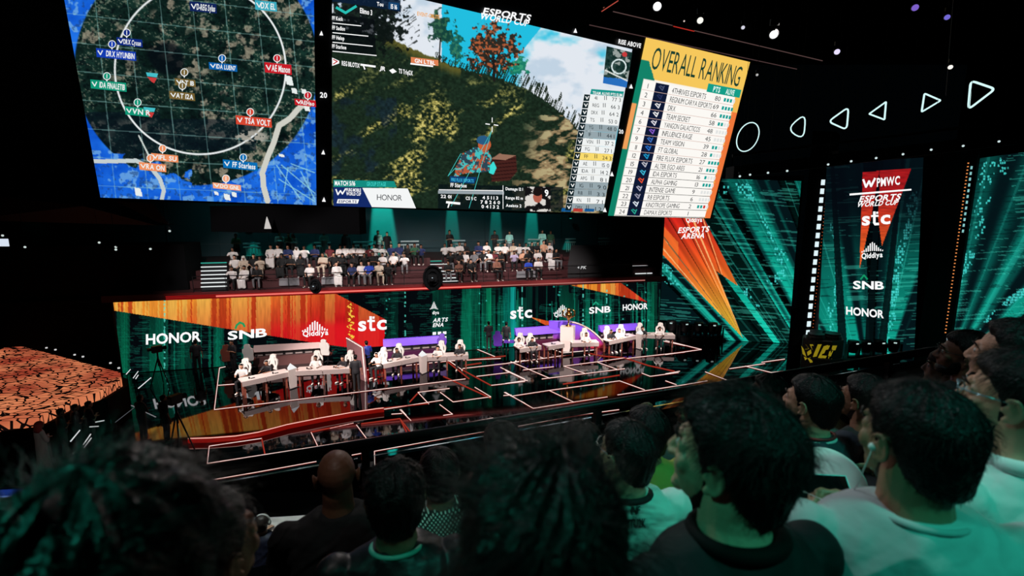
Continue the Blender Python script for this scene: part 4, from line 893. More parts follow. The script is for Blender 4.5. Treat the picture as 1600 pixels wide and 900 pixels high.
# block under the video wall and spotlight scatter built as a glowing lamp
r = thing('hanging_black_box', 'long black box hanging below the video wall over the left part of the balcony', 'box', at_y(450, 345, 23.5))
q = [at_y(328, 322, 24), at_y(560, 318, 25.5), at_y(562, 366.5, 25.5), at_y(330, 362, 24)]; mb = MB(); mb.prism(q, (0, 1.2, 0)); mb.build('panel', pbr('black_cloth', (2, 2, 3), .9, spec=.05), r)
mb = MB(); c = at_y(418, 352, 23.9); mb.lathe([(.16, -.17), (.12, 0), (.05, .28), (.01, .42)], c, 12); mb.build('light_cone', emi((210, 205, 200), .9), r)
# big dark mass at left: side balcony block
r = thing('side_balcony', 'unlit black side balcony block at far left', 'balcony', at_y(150, 450, 20))
mb = MB(); a_ = at_y(-40, 386, 22.4); 
poly_ = [W(-12, .4, -.0), W(2.9, 1.0, 0), W(2.9, 3.2, 0), W(-12, 3.2, 0)]
mb.prism([p+Vector((0, 0, 3.7)) for p in poly_], (0, 0, 2.6)); mb.prism([W(-14, .5, 0), W(-.2, .5, 0), W(-.2, 1.5, 0), W(-14, 1.5, 0)], (0, 0, 3.7)); mb.prism([at_y(-60, 300, 21), at_y(130, 322, 21), at_y(245, 352, 22), at_y(-60, 344, 21)], (0, 1.2, 0), 1); mb.build('wall', [black, pbr('soffit', (24, 10, 12), .7)], r)
for x0, x1, y0, y1, yy in ((212, 262, 318, 350, 21.5),):
    mb = MB(); mb.prism([at_y(180, 314, 21.5), at_y(238, 318, 21.5), at_y(262, 350, 21.5), at_y(246, 347, 21.5)], (0, .1, 0)); mb.build('drape', pbr('grey_drape', (40, 42, 46), .9, bump=.5, bscale=8), r)
for x, y, s, nm in ((3, 379, .12, 'white lit window at the left edge of the view'), ):
    c = at_y(x, y, 20.5); t = thing('lit_monitor', nm, 'screen', c); mb = MB(); mb.box(c, (.55, .04, .32)); mb.build('panel', emi((215, 225, 240), 1.0), t); mb = MB(); mb.box(c+Vector((0, .05, 0)), (.6, .05, .36)); mb.build('case', black, t)
for i, (x, y) in enumerate(((39, 386), (181, 386), (235, 389), (265, 361), (155, 379), (181, 390), (4, 368))):
    rig_lamp(x, y, 20.3, .045, (210, 225, 220), .9, 'pinpoint white light on the dark side balcony, %s of its row' % NUM[i], 'pinpoint lights on the side balcony')

# ================================================================ FIGURES
from mathutils.bvhtree import BVHTree
def xf(mb, start, M):
    for i in range(start, len(mb.v)): mb.v[i] = tuple(M @ Vector(mb.v[i]))
def head_prims(mb, M, near=True):
    s = len(mb.v)
    mb.ell((0, -.012, .02), (.074, .094, .085), n=20); mb.ell((0, .028, -.03), (.060, .066, .082), n=18)
    mb.ell((0, .035, -.078), (.046, .05, .034), n=14); mb.ell((0, .078, -.1), (.02, .018, .016), n=10)
    mb.cap((0, .086, .008), (0, .106, -.030), .009, .0115); mb.cap((0, .104, -.032), (0, .092, -.038), .0115, .010); mb.ell((.03, .068, .0), (.022, .016, .018)); mb.ell((-.03, .068, .0), (.022, .016, .018)); mb.ell((0, .072, -.055), (.034, .02, .024))
    mb.ell((0, .082, .02), (.045, .013, .009)); mb.ell((0, .086, -.056), (.022, .010, .0055)); mb.ell((0, .0845, -.066), (.019, .010, .006)); mb.ell((0, .058, -.045), (.044, .034, .045)); mb.ell((0, .066, -.08), (.034, .024, .028))
    mb.ell((.036, .062, -.028), (.026, .020, .026)); mb.ell((-.036, .060, -.028), (.026, .020, .026))
    if near:
        for sx in (-1, 1):
            mb.ell((sx*.013, .1, -.037), (.008, .009, .007)); c = Vector((sx*.077, -.008, -.012))
            path = []
            for k in range(11):
                a = -2.2+k*4.6/10; path.append(c+Vector((sx*(.010+.004*math.sin(a)), -.017*math.cos(a)-.004, .028*math.sin(a)+.002)))
            mb.tube(path, [.005]*11, 7); mb.ell(c+Vector((sx*.004, -.003, 0)), (.007, .014, .024)); mb.ell(c+Vector((sx*.006, .006, -.024)), (.006, .008, .009)); mb.ell(c+Vector((sx*.005, .012, 0)), (.006, .006, .008))
    else:
        for sx in (-1, 1): mb.ell((sx*.078, -.008, -.01), (.012, .02, .03))
    xf(mb, s, M)
def hand(mb, w, d, nrm, side, curl=.5, spread=.1, sc=1.0):
    d = Vector(d).normalized(); nrm = Vector(nrm); nrm = (nrm-d*nrm.dot(d)).normalized(); lat = d.cross(nrm)*side; w = Vector(w)
    M3 = Matrix((lat, d, nrm)).transposed()
    mb.ell(w+d*.048*sc, (.040*sc, .05*sc, .0145*sc), M3, 12); mb.ell(w+d*.02*sc, (.028*sc, .035*sc, .017*sc), M3, 10)
    for i, (o, L) in enumerate(((-.030, .80), (-.010, .95), (.010, 1.0), (.029, .92))):
        p = w+lat*o*sc+d*.086*sc; a = curl*.55; dd = (d+lat*o*3*spread).normalized(); r = .0086 if i else .0076
        for k, l_ in enumerate((.044, .027, .021)):
            v = dd*math.cos(a)+nrm*math.sin(a); q = p+v*l_*L*sc; mb.cap(p, q, r*sc, (r-.0007)*sc, 8); p = q; r -= .0007; a += curl*(.9 if k == 0 else .7)
    p = w+lat*.030*sc+d*.022*sc; v = (d*.62+lat*.75+nrm*.25).normalized()
    for k, l_ in enumerate((.042, .032, .026)):
        q = p+v*l_*sc; mb.cap(p, q, (.0125-.0015*k)*sc, (.011-.0015*k)*sc, 8); p = q; v = (v+d*.25+nrm*.3*curl-lat*.25*curl).normalized()
def hair_surf(phi, s, top, side, seed=0, amp=.004, hl=0.0, wild=0.0, f=9.0):
    """phi: angle round the head (pi/2 = front); s 0..1 from nape level to crown"""
    fr = np.sin(phi)
    zl = np.interp(fr, [-1, -.75, -.4, -.2, -.1, .14, .2, .3, .55, 1], [-.088, -.084, -.055, -.012, .014, .016, -.018, .018, .05, .06])+hl
    low = s < .45; t = np.clip(s/.45, 0, 1); th = np.clip((s-.45)/.55, 0, 1)*np.pi/2
    z = np.where(low, -.1+t*.12, .02+.085*np.sin(th)); sc = np.where(low, .84+.16*np.sin(t*np.pi/2), np.cos(th)); nz = np.where(low, 0, np.sin(th))
    x = np.cos(phi)*.0755*sc; y = np.sin(phi)*.096*sc-.012
    thick = side+(top-side)*sst(.0, .07, z)
    k = sst(-.012, .014, z-zl+.006*(vn(phi*9+30, s*0, seed+3)-.5))
    nn = (fbm(phi*f+40, s*f*.9+7, seed, 3)-.5)*2+.6*(vn(phi*f*3.5+11, s*4, seed+8)-.5)
    r = thick+amp*nn+wild*np.maximum(0, vn(phi*6+3, s*8, seed+21)-.35)
    off = k*r-(1-k)*.012
    return np.stack([x+np.cos(phi)*sc*off, y+np.sin(phi)*sc*off, z+nz*off], -1), k
def hair_mesh(M, top, side, seed, amp=.004, hl=0.0, wild=0.0, n=60, strands=0, slen=.05, srad=.0006, f=9.0, flow=0.0, cut=None):
    ph = np.linspace(0, 2*np.pi, n, endpoint=False); ss = np.linspace(0, 1, max(8, int(n*.6)))
    P, S = np.meshgrid(ph, ss); V, K = hair_surf(P, S, top, side, seed, amp, hl, wild, f)
    # keep phi wrap continuous
    w_ = np.clip((P-(2*np.pi-.5))/.5, 0, 1)[..., None]; V2, _ = hair_surf(P-2*np.pi, S, top, side, seed, amp, hl, wild, f); V = V*(1-w_)+V2*w_
    r, c = P.shape; vs = V.reshape(-1, 3); Mn = np.array(M)
    vs = vs@Mn[:3, :3].T+Mn[:3, 3]
    fs = []
    for i in range(r-1):
        for j in range(c): fs.append((i*c+j, i*c+(j+1) % c, (i+1)*c+(j+1) % c, (i+1)*c+j))
    fs.append(tuple(range(c-1, -1, -1)))
    me_v = [tuple(v) for v in vs]; 
    if strands:
        rng = np.random.RandomState(seed); p = rng.rand(strands)*2*np.pi; s = 1-(rng.rand(strands)**.75)*.92
        A0, k0 = hair_surf(p, s, top*.85, side*.7, seed, amp, hl, wild, f); keep = k0 > .6; p, s, A0 = p[keep], s[keep], A0[keep]; n_ = len(p)
        dn = np.stack([np.cos(p)*np.cos(s*1.4), np.sin(p)*np.cos(s*1.4), np.sin(np.clip((s-.3)/.7, 0, 1)*1.5)], -1); dn /= np.linalg.norm(dn, axis=1)[:, None]
        crown = np.array((0, -.05, .11)); T = A0-crown; T[:, 2] -= .02; fw = np.array((math.sin(flow), math.cos(flow), 0))*(.03*sst(.0, .08, A0[:, 2]))[:, None]; T = T+fw*1.5
        T -= dn*(T*dn).sum(1)[:, None]; T /= np.linalg.norm(T, axis=1)[:, None]+1e-6
        J = rng.randn(n_, 3)*.35; T = T+J*(.5+wild*20); T /= np.linalg.norm(T, axis=1)[:, None]
        L = slen*(.35+.65*sst(-.02, .07, A0[:, 2]))*(.6+.7*rng.rand(n_)); K_ = 5; ptsS = []
        for q in range(K_):
            u = q/(K_-1); lift = (.30+rng.rand(n_)*.25+wild*6)*u-.42*u*u
            ptsS.append(A0+T*(L*u)[:, None]+dn*(L*lift)[:, None]+J*(L*u*u*.12)[:, None])
        side_v = np.cross(T, dn); side_v /= np.linalg.norm(side_v, axis=1)[:, None]+1e-6
        base = len(me_v); allv = []
        for q in range(K_):
            rr = srad*(1-.75*q/(K_-1)); 
            for a in range(3):
                an = a*2*math.pi/3; allv.append(ptsS[q]+side_v*rr*math.cos(an)+dn*rr*math.sin(an))
        AV = np.stack(allv, 1).reshape(-1, 3); AV = AV@Mn[:3, :3].T+Mn[:3, 3]; me_v += [tuple(v) for v in AV]
        for i in range(n_):
            b = base+i*K_*3
            for q in range(K_-1):
                for a in range(3): fs.append((b+q*3+a, b+q*3+(a+1) % 3, b+(q+1)*3+(a+1) % 3, b+(q+1)*3+a))
    me = bpy.data.meshes.new('hair'); me.from_pydata(me_v, [], fs); me.polygons.foreach_set('use_smooth', [True]*len(fs)); me.update(); return me
def figure(pose='sit', vox=.02, near=False, hy=0.0, hp=0.0, hr=0.0, sp=0.0, arms='lap', dress='tee', lean=0.0, knee=None, neckf=0.0, wide=1.0, torso_yaw=0.0):
    """returns dict of meshes in local space, facing +Y, feet on z = 0"""
    sit = pose == 'sit'
    P = .50 if sit else .93; S = (1.0+sp) if sit else (1.43+sp)
    ly = lambda z: lean*max(0, z-P)                        # forward lean of the trunk
    sh = lambda sx: Vector((sx*.18*wide, ly(S)-.005, S-.045))
    HC = Vector((0, ly(S)+.035+neckf, S+.168)); MH = Matrix.Translation(HC) @ Euler((hp, hr, hy), 'XYZ').to_matrix().to_4x4()
    if arms == 'lap': el = lambda sx: Vector((sx*.24, ly(S)+.10, P+.25)); wr = lambda sx: Vector((sx*.11, ly(S)*.5+.34, P+.13))
    elif arms == 'desk': el = lambda sx: Vector((sx*.25, ly(S)+.14, P+.27)); wr = lambda sx: Vector((sx*.13, ly(S)+.40, P+.30))
    elif arms == 'crossed': el = lambda sx: Vector((sx*.24, ly(S)+.06, S-.32)); wr = lambda sx: Vector((-sx*.08, ly(S)+.2+.02*sx, S-.26))
    elif arms == 'stand': el = lambda sx: Vector((sx*.235, ly(S)-.03, S-.34)); wr = lambda sx: Vector((sx*.25, ly(S)+.06, S-.60))
    elif arms == 'up': el = lambda sx: Vector((sx*.25, .16, S-.22)) if sx < 0 else Vector((.24, .1, P+.25)); wr = lambda sx: Vector((sx*.16, .36, S+.03)) if sx < 0 else Vector((.11, .34, P+.13))
    elif arms == 'phone': el = lambda sx: Vector((sx*.25, .13, S-.28)); wr = lambda sx: Vector((sx*.075, .34, S-.20))
    else: el = lambda sx: Vector((sx*.24, .12, S-.26)); wr = lambda sx: Vector((sx*.12, .36, S-.12))
    out = {'HC': HC, 'MH': MH, 'wr': [wr(-1), wr(1)], 'S': S, 'P': P, 'ly': ly(S)}
    # ---- body
    b = MB(); head_prims(b, MH, near)
    b.loft([(0, ly(S), S-.09, .09, .05), (0, ly(S), S-.03, .075, .055), (0, ly(S)+.003, S+.02, .068, .066), (0, ly(S)+.01+neckf*.4, S+.06, .061, .064), (HC.x, HC.y-.026, HC.z-.065, .060, .066), (HC.x, HC.y-.016, HC.z-.02, .056, .066)], 18)
    b.loft([(0, ly(P), P, .13, .09), (0, ly(P+.2), P+.2, .12, .085), (0, ly(S-.1), S-.1, .14, .085), (0, ly(S), S-.03, .12, .06)], 16)
    for sx in (-1, 1):
        b.cap(sh(sx), el(sx), .038, .036); b.cap(el(sx), wr(sx), .036, .025); b.cap(Vector((sx*.08, ly(S), S-.09)), sh(sx), .036, .036)
        dv = (wr(sx)-el(sx)).normalized()
        if near: hand(b, wr(sx), dv+Vector((-sx*.25, .0, 0)) if arms != 'up' or sx > 0 else Vector((0.1, .1, 1)), (0, 0, -1) if arms not in ('phone', 'up') else ((-sx, .3, .2) if arms == 'phone' else (.2, -1, 0)), -sx if arms != 'up' else sx, .9 if arms in ('phone', 'up') else .45)
        else:
            b.ell(wr(sx)+dv*.06, (.034, .05, .022), Matrix(((1, 0, 0), (0, 1, 0), (0, 0, 1)))); b.cap(wr(sx)+dv*.02+Vector((-sx*.02, 0, 0)), wr(sx)+dv*.06+Vector((-sx*.05, 0, 0)), .011, .009)
    hip = lambda sx: Vector((sx*.09, 0, P)); 
    if sit: kn = lambda sx: Vector((sx*.14, .44, P+.02)); an = lambda sx: Vector((sx*.13, .42, .09))
    else: kn = lambda sx: Vector((sx*.09, .02, .5)); an = lambda sx: Vector((sx*.10, -.01, .09))
    if knee:
        kn_ = {-1: Vector(knee[0]), 1: kn(1)}; an_ = {-1: Vector(knee[1]), 1: an(1)}
    else: kn_ = {-1: kn(-1), 1: kn(1)}; an_ = {-1: an(-1), 1: an(1)}
    for sx in (-1, 1):
        b.cap(hip(sx), kn_[sx], .07, .05); b.cap(kn_[sx], an_[sx], .048, .035)
        f = an_[sx]; b.cap(f+Vector((0, -.02, -.045)), f+Vector((sx*.02, .13, -.055)), .036, .03)
    out['body'] = remesh(b, vox*(.5 if near else 1.0), 5 if near else 2)
    # ---- upper garment
    g = MB(); z = lambda t: P+(S-P)*t; k = 1.0*wide
    ring = [(-.12, .165, .125), (0, .172, .13), (.25, .160, .118), (.45, .160, .116), (.68, .180, .120), (.85, .186, .112), (.94, .178, .10), (.99, .150, .088), (1.03, .108, .078), (1.06, .082, .070)]
    if dress in ('thobe', 'abaya') and not sit: ring = [(-1.72, .21, .18), (-1.2, .19, .16), (-.4, .168, .138)]+ring[1:]
    g.loft([(0, ly(z(t))+torso_yaw*0, z(t), rx*k, ry) for t, rx, ry in ring], 24)
    for sx in (-1, 1):
        g.cap(Vector((sx*.1, ly(S), S-.075)), sh(sx), .062, .057); 
        e = el(sx); w_ = wr(sx)
        if dress == 'tee': g.cap(sh(sx), sh(sx).lerp(e, .78), .058, .060)
        else: g.cap(sh(sx), e, .062, .052); g.cap(e, e.lerp(w_, .9), .050, .042)
    if dress in ('thobe', 'abaya') and sit:
        g.cap((-.09, 0, P), kn_[-1], .10, .085); g.cap((.09, 0, P), kn_[1], .10, .085); g.cap((-.05, .1, P), (0, .42, P), .1, .09); g.cap(kn_[-1], an_[-1]+Vector((0, 0, .04)), .085, .09); g.cap(kn_[1], an_[1]+Vector((0, 0, .04)), .085, .09); g.cap((0, .43, P-.03), (0, .42, .16), .09, .09)
    out['top'] = remesh(g, vox*(.75 if near else 1.0), 8 if near else 2)
    if near:                                   # cloth folds: real relief in the garment
        me = out['top']; n = len(me.vertices); co = np.empty(n*3, np.float32); me.vertices.foreach_get('co', co); co = co.reshape(-1, 3); no = np.empty(n*3, np.float32); me.vertices.foreach_get('normal', no); no = no.reshape(-1, 3)
        sd = int(abs(hy)*100)+3; d_ = (fbm(co[:, 0]*9+co[:, 2]*5+sd, co[:, 2]*7-co[:, 0]*4+co[:, 1]*5, sd, 3)-.3)*.024
        rid = 1-np.abs(fbm(co[:, 0]*7-co[:, 2]*6+20, co[:, 2]*3+co[:, 1]*6+sd, sd+5, 2)-.5)*9; d_ += np.clip(rid, 0, 1)*.006
        co += no*d_[:, None]; me.vertices.foreach_set('co', co.reshape(-1)); me.update()
    if not (dress in ('thobe', 'abaya')):
        q = MB(); q.loft([(0, 0, P-.10, .12, .09), (0, 0, P-.05, .168, .125), (0, 0, P+.05, .172, .13), (0, 0, P+.1, .165, .122)], 18)
        for sx in (-1, 1): q.cap(hip(sx), kn_[sx], .088, .068); q.cap(kn_[sx], an_[sx]+Vector((0, 0, .03)), .066, .052)
        out['legs'] = remesh(q, vox*(.9 if near else 1.0), 3)
    s_ = MB()
    for sx in (-1, 1): f = an_[sx]; s_.cap(f+Vector((0, -.03, -.05)), f+Vector((sx*.02, .14, -.058)), .040, .034)
    out['shoes'] = s_.mesh('shoes', True)
    return out
SK = lambda n, c, r=.5: pbr('skin_'+n, c, r, bump=.12, bscale=60)
SKIN = [SK('a', (196, 146, 120)), SK('b', (150, 104, 80)), SK('c', (122, 82, 62)), SK('d', (214, 170, 146))]
HAIR = pbr('hair_black', (4, 4, 5), .38, spec=.22, bump=.4, bscale=180)
def place(fig, label, loc, rz, group, skin, top, legs=None, hair=None, shoes=None, extra=None, hairmat=None, cat='person'):
    r = thing('person', label, cat, loc, rz, group)
    link('body', fig['body'], skin, r, False); link('shirt' if legs else 'robe', fig['top'], top, r, False)
    if legs: link('trousers', fig['legs'], legs, r, False)
    if shoes: link('shoes', fig['shoes'], shoes, r, False)
    if hair: link('hair', hair, hairmat or HAIR, r, False)
    return r

# ================================================================ stage furniture
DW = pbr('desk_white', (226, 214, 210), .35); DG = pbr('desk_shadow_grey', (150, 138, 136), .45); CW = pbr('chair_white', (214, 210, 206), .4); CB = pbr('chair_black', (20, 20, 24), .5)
CBR = pbr('chair_brown', (120, 62, 48), .55); PUR = pbr('chair_purple', (92, 50, 170), .5); SCR = pbr('screen_black', (8, 9, 12), .2)
def gaming_chair(loc, rz, label, shell, pad, group='gaming chairs at the desks'):
    r = thing('gaming_chair', label, 'chair', loc, rz, group)
    m = MB(); m.smooth = True
    m.loft([(0, .02, .43, .20, .20), (0, .02, .46, .25, .25), (0, .02, .51, .25, .25), (0, .02, .54, .2, .2)], 16); m.build('seat', pad, r, False)
    m = MB(); out = []
    prof = [(-.19, .50), (-.24, .62), (-.22, .80), (-.27, .98), (-.25, 1.12), (-.15, 1.20), (-.14, 1.34), (-.08, 1.39), (.08, 1.39), (.14, 1.34), (.15, 1.20), (.25, 1.12), (.27, .98), (.22, .80), (.24, .62), (.19, .50)]
    tilt = lambda x, z, d: (x, -.22-(z-.5)*.16+d-.5*abs(x)*-.45, z)
    a_ = [tilt(x, z, 0) for x, z in prof]; b_ = [tilt(x, z, -.08) for x, z in prof]; n = len(prof)
    m.add(a_+b_, [tuple(range(n)), tuple(range(2*n-1, n-1, -1))]+[(i, n+i, n+(i+1) % n, (i+1) % n) for i in range(n)]); m.build('backrest', shell, r, False)
    m = MB(); pr2 = [(x*.62, .56+(z-.5)*.82) for x, z in prof]; m.prism([tilt(x, z, .012) for x, z in pr2], (0, -.02, 0)); m.build('back_pad', pad, r, False)
    m = MB(); m.tube([(0, 0, .07), (0, 0, .43)], .03, 8)
    for k in range(5): a = k*2*math.pi/5; m.tube([(0, 0, .10), (.28*math.cos(a), .28*math.sin(a), .06)], [.028, .016], 6)
    m.build('base', CB, r, False)
    for sx in (-1, 1):
        m = MB(); m.tube([(sx*.24, -.05, .5), (sx*.30, -.05, .55), (sx*.30, -.02, .68)], .018, 6); m.box((sx*.30, .02, .69), (.08, .24, .03)); m.build('armrest', CB, r, False)
    return r
def wing(label, pa, pb, zt=.78, dep=.62, th=.17, items=2, deskmat=None):
    a = on_z(pa[0], pa[1], zt); b = on_z(pb[0], pb[1], zt); u = (b-a).normalized(); n = Vector((-u.y, u.x, 0)); n = n if n.y > 0 else -n
    r = thing('player_desk', label, 'desk', ((a+b)/2+n*dep/2).xy.to_3d(), 0, None); L = (b-a).length
    m = MB(); m.prism([a-Vector((0, 0, .05)), b-Vector((0, 0, .05)), b+n*dep-Vector((0, 0, .05)), a+n*dep-Vector((0, 0, .05))], (0, 0, .05)); m.build('desk_top', DW, r)
    for t0, t1 in ((.0, .495), (.505, 1.0)):
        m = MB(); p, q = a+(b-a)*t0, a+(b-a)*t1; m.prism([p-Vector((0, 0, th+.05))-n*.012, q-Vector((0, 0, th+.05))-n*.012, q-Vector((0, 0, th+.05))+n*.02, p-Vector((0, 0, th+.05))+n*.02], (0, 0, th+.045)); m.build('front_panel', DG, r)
    for t in (.06, .5, .94):
        m = MB(); p = a+(b-a)*t+n*.12; m.box((p.x, p.y, zt/2-.03), (.07, .07, zt-.07), math.atan2(u.y, u.x)); q = a+(b-a)*t+n*(dep-.1); m.box((q.x, q.y, zt/2-.03), (.07, .07, zt-.07), math.atan2(u.y, u.x)); m.build('leg', CBR, r)
    for i in range(items):       # phone, mat and cup at each seat
        c = a+(b-a)*((i+.5)/items)+n*dep*.35; c.z = zt
        t = thing('phone_stand', 'small dark phone stand on the %s' % label.split(',')[0], 'phone stand', c, math.atan2(u.y, u.x), 'phones and stands on the player desks'); m = MB(); m.box((0, 0, .008), (.16, .09, .016)); m.build('phone', CB, t, False); m = MB(); m.box((-.14, .02, .04), (.045, .06, .08)); m.build('holder', CB, t, False)
    return r, a, b, n
def pedestal(px, py, ptop, label, wpx=None):
    b = on_z(px, py); r = thing('light_pedestal', label, 'pedestal', b); Hh = 1.12; w_ = .22
    m = MB(); sec = [(-w_, .1), (0, -.26), (w_, .1), (0, .3)]
    m.add([(b.x+x*.78, b.y+y*.78, 0) for x, y in sec]+[(b.x+x, b.y+y, Hh*.82) for x, y in sec], [(3, 2, 1, 0), (4, 5, 6, 7)]+[(i, (i+1) % 4, 4+(i+1) % 4, 4+i) for i in range(4)]); m.build('shaft', DW, r)
    m = MB(); m.add([(b.x+x, b.y+y, Hh*.82) for x, y in sec]+[(b.x, b.y-.2, Hh*.66), (b.x+0, b.y-.05, Hh*1.06)], [(0, 1, 5), (1, 2, 5), (2, 3, 5), (3, 0, 5)]); m.build('crown', emi((250, 250, 250), .95), r)
    m = MB(); m.prism([(b.x+x*1.15, b.y+y*1.15, .0) for x, y in sec], (0, 0, .03)); m.build('foot', CB, r)
    return r
wing('white player desk, left wing of the first desk group nearest the left wall', (378, 597), (452, 581)); wing('white player desk, right wing of the first desk group nearest the left wall', (461, 580), (546, 576))
pedestal(457, 606, 568, 'white faceted pedestal between the wings of the leftmost desk group')
wing('white player desk, left wing of the second desk group', (599, 569), (655, 558)); wing('white player desk, right wing of the second desk group', (664, 558), (732, 555))
pedestal(661, 583, 549, 'white faceted pedestal between the wings of the second desk group')
wing('white player desk, left of the trophy behind the podium', (812, 545), (846, 540), items=1); wing('short white desk hidden behind the trophy plinth', (857, 541), (882, 537), items=1); wing('white player desk, right of the trophy', (893, 536), (936, 535), items=1)
wing('white player desk, left wing of the farthest desk group at right', (952, 533), (995, 524)); wing('white player desk, right wing of the farthest desk group at right', (1002, 523), (1055, 524))
pedestal(999, 545, 518, 'white faceted pedestal between the wings of the farthest desk group')
def counter(label, pa, pb, h, topmat, lowmat, glow=None):
    a = on_z(*pa); b = on_z(*pb); u = (b-a).normalized(); n = Vector((-u.y, u.x, 0)); n = n if n.y > 0 else -n
    r = thing('back_counter', label, 'counter', (a+b)/2)
    def pr(prof, mt, nm):
        m = MB(); k = len(prof); V = [a+n*y+Vector((0, 0, z)) for y, z in prof]+[b+n*y+Vector((0, 0, z)) for y, z in prof]
        m.add(V, [tuple(range(k)), tuple(range(2*k-1, k-1, -1))]+[(i, k+i, k+(i+1) % k, (i+1) % k) for i in range(k)]); return m.build(nm, mt, r)
    pr([(0, 0), (.55, 0), (.55, h*.45), (0, h*.45)], lowmat, 'cabinet'); pr([(.30, h*.45), (.55, h*.45), (.55, h*.72), (.30, h*.72)], CB, 'recess'); pr([(.12, h*.72), (.6, h*.72), (.6, h), (.42, h)], topmat, 'sloped_canopy')
    L = (b-a).length; nn = int(L/.45)
    for row in range(2):
        for i in range(nn):
            p = a+u*(L*(i+.5)/nn)+n*.27+Vector((0, 0, h*(.52+.13*row))); m = MB(); m.box(p, (L/nn*.72, .03, h*.07), math.atan2(u.y, u.x)); m.build('shelf_unit', DG if row == 0 else pbr('shelf_dark', (60, 54, 52), .5), r)
    return r
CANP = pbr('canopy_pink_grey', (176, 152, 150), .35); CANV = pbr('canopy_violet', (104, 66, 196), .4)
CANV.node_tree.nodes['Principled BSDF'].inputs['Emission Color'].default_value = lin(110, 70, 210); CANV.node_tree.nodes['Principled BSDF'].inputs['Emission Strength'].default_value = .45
counter('long pinkish-grey counter with sloped top behind the leftmost desk group', (396, 574), (505, 566), 1.05, CANP, pbr('counter_brown', (96, 62, 60), .4))
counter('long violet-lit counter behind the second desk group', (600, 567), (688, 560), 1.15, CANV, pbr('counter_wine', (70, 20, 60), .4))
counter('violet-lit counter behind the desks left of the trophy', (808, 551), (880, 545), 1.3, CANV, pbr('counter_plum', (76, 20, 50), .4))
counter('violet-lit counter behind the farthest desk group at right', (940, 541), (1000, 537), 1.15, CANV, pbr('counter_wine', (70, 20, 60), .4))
# arched screen wall right of the trophy
a_ = on_z(876, 549); c = on_z(930, 549); r = thing('arched_screen', 'violet and red arched screen wall with pale rim right of the trophy', 'arch', (a_+c)/2)
m = MB(); m.smooth = False; pts = []
cx = on_z(904, 544); R0, RH = 1.75, 1.6
prof = [(-1.9, 0)]+[(-1.9+1.9*(1-math.cos(t))*.0, 0) for t in ()]
arc = [(cx.x+R0*(-1.0+2.0*t), RH*(1-max(0, (t-.25)/.75)**2.2)*(1 if t > .0 else 1)) for t in [i/24 for i in range(25)]]
pr_ = [Vector((arc[0][0], cx.y, 0))]+[Vector((x, cx.y, z)) for x, z in arc]+[Vector((arc[-1][0], cx.y, 0))]
m.prism(pr_, (0, .3, 0)); arm = bpy.data.materials.new('arch_gradient'); arm.use_nodes = True; nt = arm.node_tree; bs = nt.nodes['Principled BSDF']; bs.inputs['Roughness'].default_value = .3
tc = nt.nodes.new('ShaderNodeTexCoord'); sx_ = nt.nodes.new('ShaderNodeSeparateXYZ'); cr = nt.nodes.new('ShaderNodeValToRGB'); nt.links.new(tc.outputs['Generated'], sx_.inputs[0]); nt.links.new(sx_.outputs[2], cr.inputs[0])
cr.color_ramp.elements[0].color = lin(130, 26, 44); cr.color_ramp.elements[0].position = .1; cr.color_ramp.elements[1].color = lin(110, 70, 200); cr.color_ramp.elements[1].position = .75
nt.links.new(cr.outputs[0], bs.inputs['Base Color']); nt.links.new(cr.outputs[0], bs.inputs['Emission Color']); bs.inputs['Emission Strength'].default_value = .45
m.build('panel', arm, r)
m = MB(); m.smooth = True; m.tube([Vector((x, cx.y-.02, z)) for x, z in arc[8:]], .05, 8); m.build('rim', pbr('rim_cream', (200, 180, 170), .4), r)
# slanting panel between first and second group
q = [at_y(541, 528, 22.6), at_y(566, 543, 21.9), on_z(571, 596), on_z(545, 585)]
r = thing('slanted_panel', 'leaning pink-grey glass panel between the first two desk groups', 'panel', on_z(560, 592)); m = MB(); m.prism(q, (.08, .05, 0)); m.build('panel', pbr('panel_pink', (120, 84, 88), .3), r); m = MB(); m.tube([q[0], q[1], q[2]], .03, 6); m.build('edge', DW, r)
# trophy on its plinth on a raised black podium
pc = on_z(884, 546); r = thing('podium', 'raised black podium block with lit front edges under the trophy plinth', 'podium', pc)
pp_ = [on_z(849, 545), on_z(880, 556), on_z(931, 551), on_z(900, 541)]; m = MB(); m.prism([Vector((p.x, p.y, 0)) for p in pp_], (0, 0, .16)); m.build('block', pbr('podium_black', (18, 18, 20), .2), r)
m = MB(); m.tube([Vector((p.x, p.y, .17)) for p in pp_[:3]], .02, 5); m.build('lit_edge', EW, r)
b = on_z(886, 548.5, .16); r = thing('trophy_plinth', 'tall faceted white plinth standing on the black podium', 'plinth', b); m = MB(); sc = 1.0
bot = [(-.28, -.1), (.10, -.16), (.30, .12), (-.2, .22)]; top_ = [(-.42, -.14), (.30, -.22), (.46, .16), (-.3, .3)]
m.add([(b.x+x*.9, b.y+y, .16) for x, y in bot]+[(b.x+x, b.y+y, .8) for x, y in top_]+[(b.x+x, b.y+y, 1.6) for x, y in top_], [(3, 2, 1, 0)]+[(i, (i+1) % 4, 4+(i+1) % 4, 4+i) for i in range(4)]+[(4+i, 4+(i+1) % 4, 8+(i+1) % 4, 8+i) for i in range(4)]+[(8, 9, 10, 11)]); m.build('plinth', DW, r)
tb = Vector((b.x+.05, b.y, 1.6)); r = thing('trophy', 'gold winged trophy standing on the tall white plinth', 'trophy', tb); gold = pbr('gold', (214, 160, 90), .25, metal=1.0); m = MB(); m.smooth = True
m.lathe([(.16, 0), (.16, .06), (.05, .1), (.04, .3), (.09, .42), (.17, .55), (.19, .7), (.15, .78)], tuple(tb), 16); m.build('cup', gold, r)
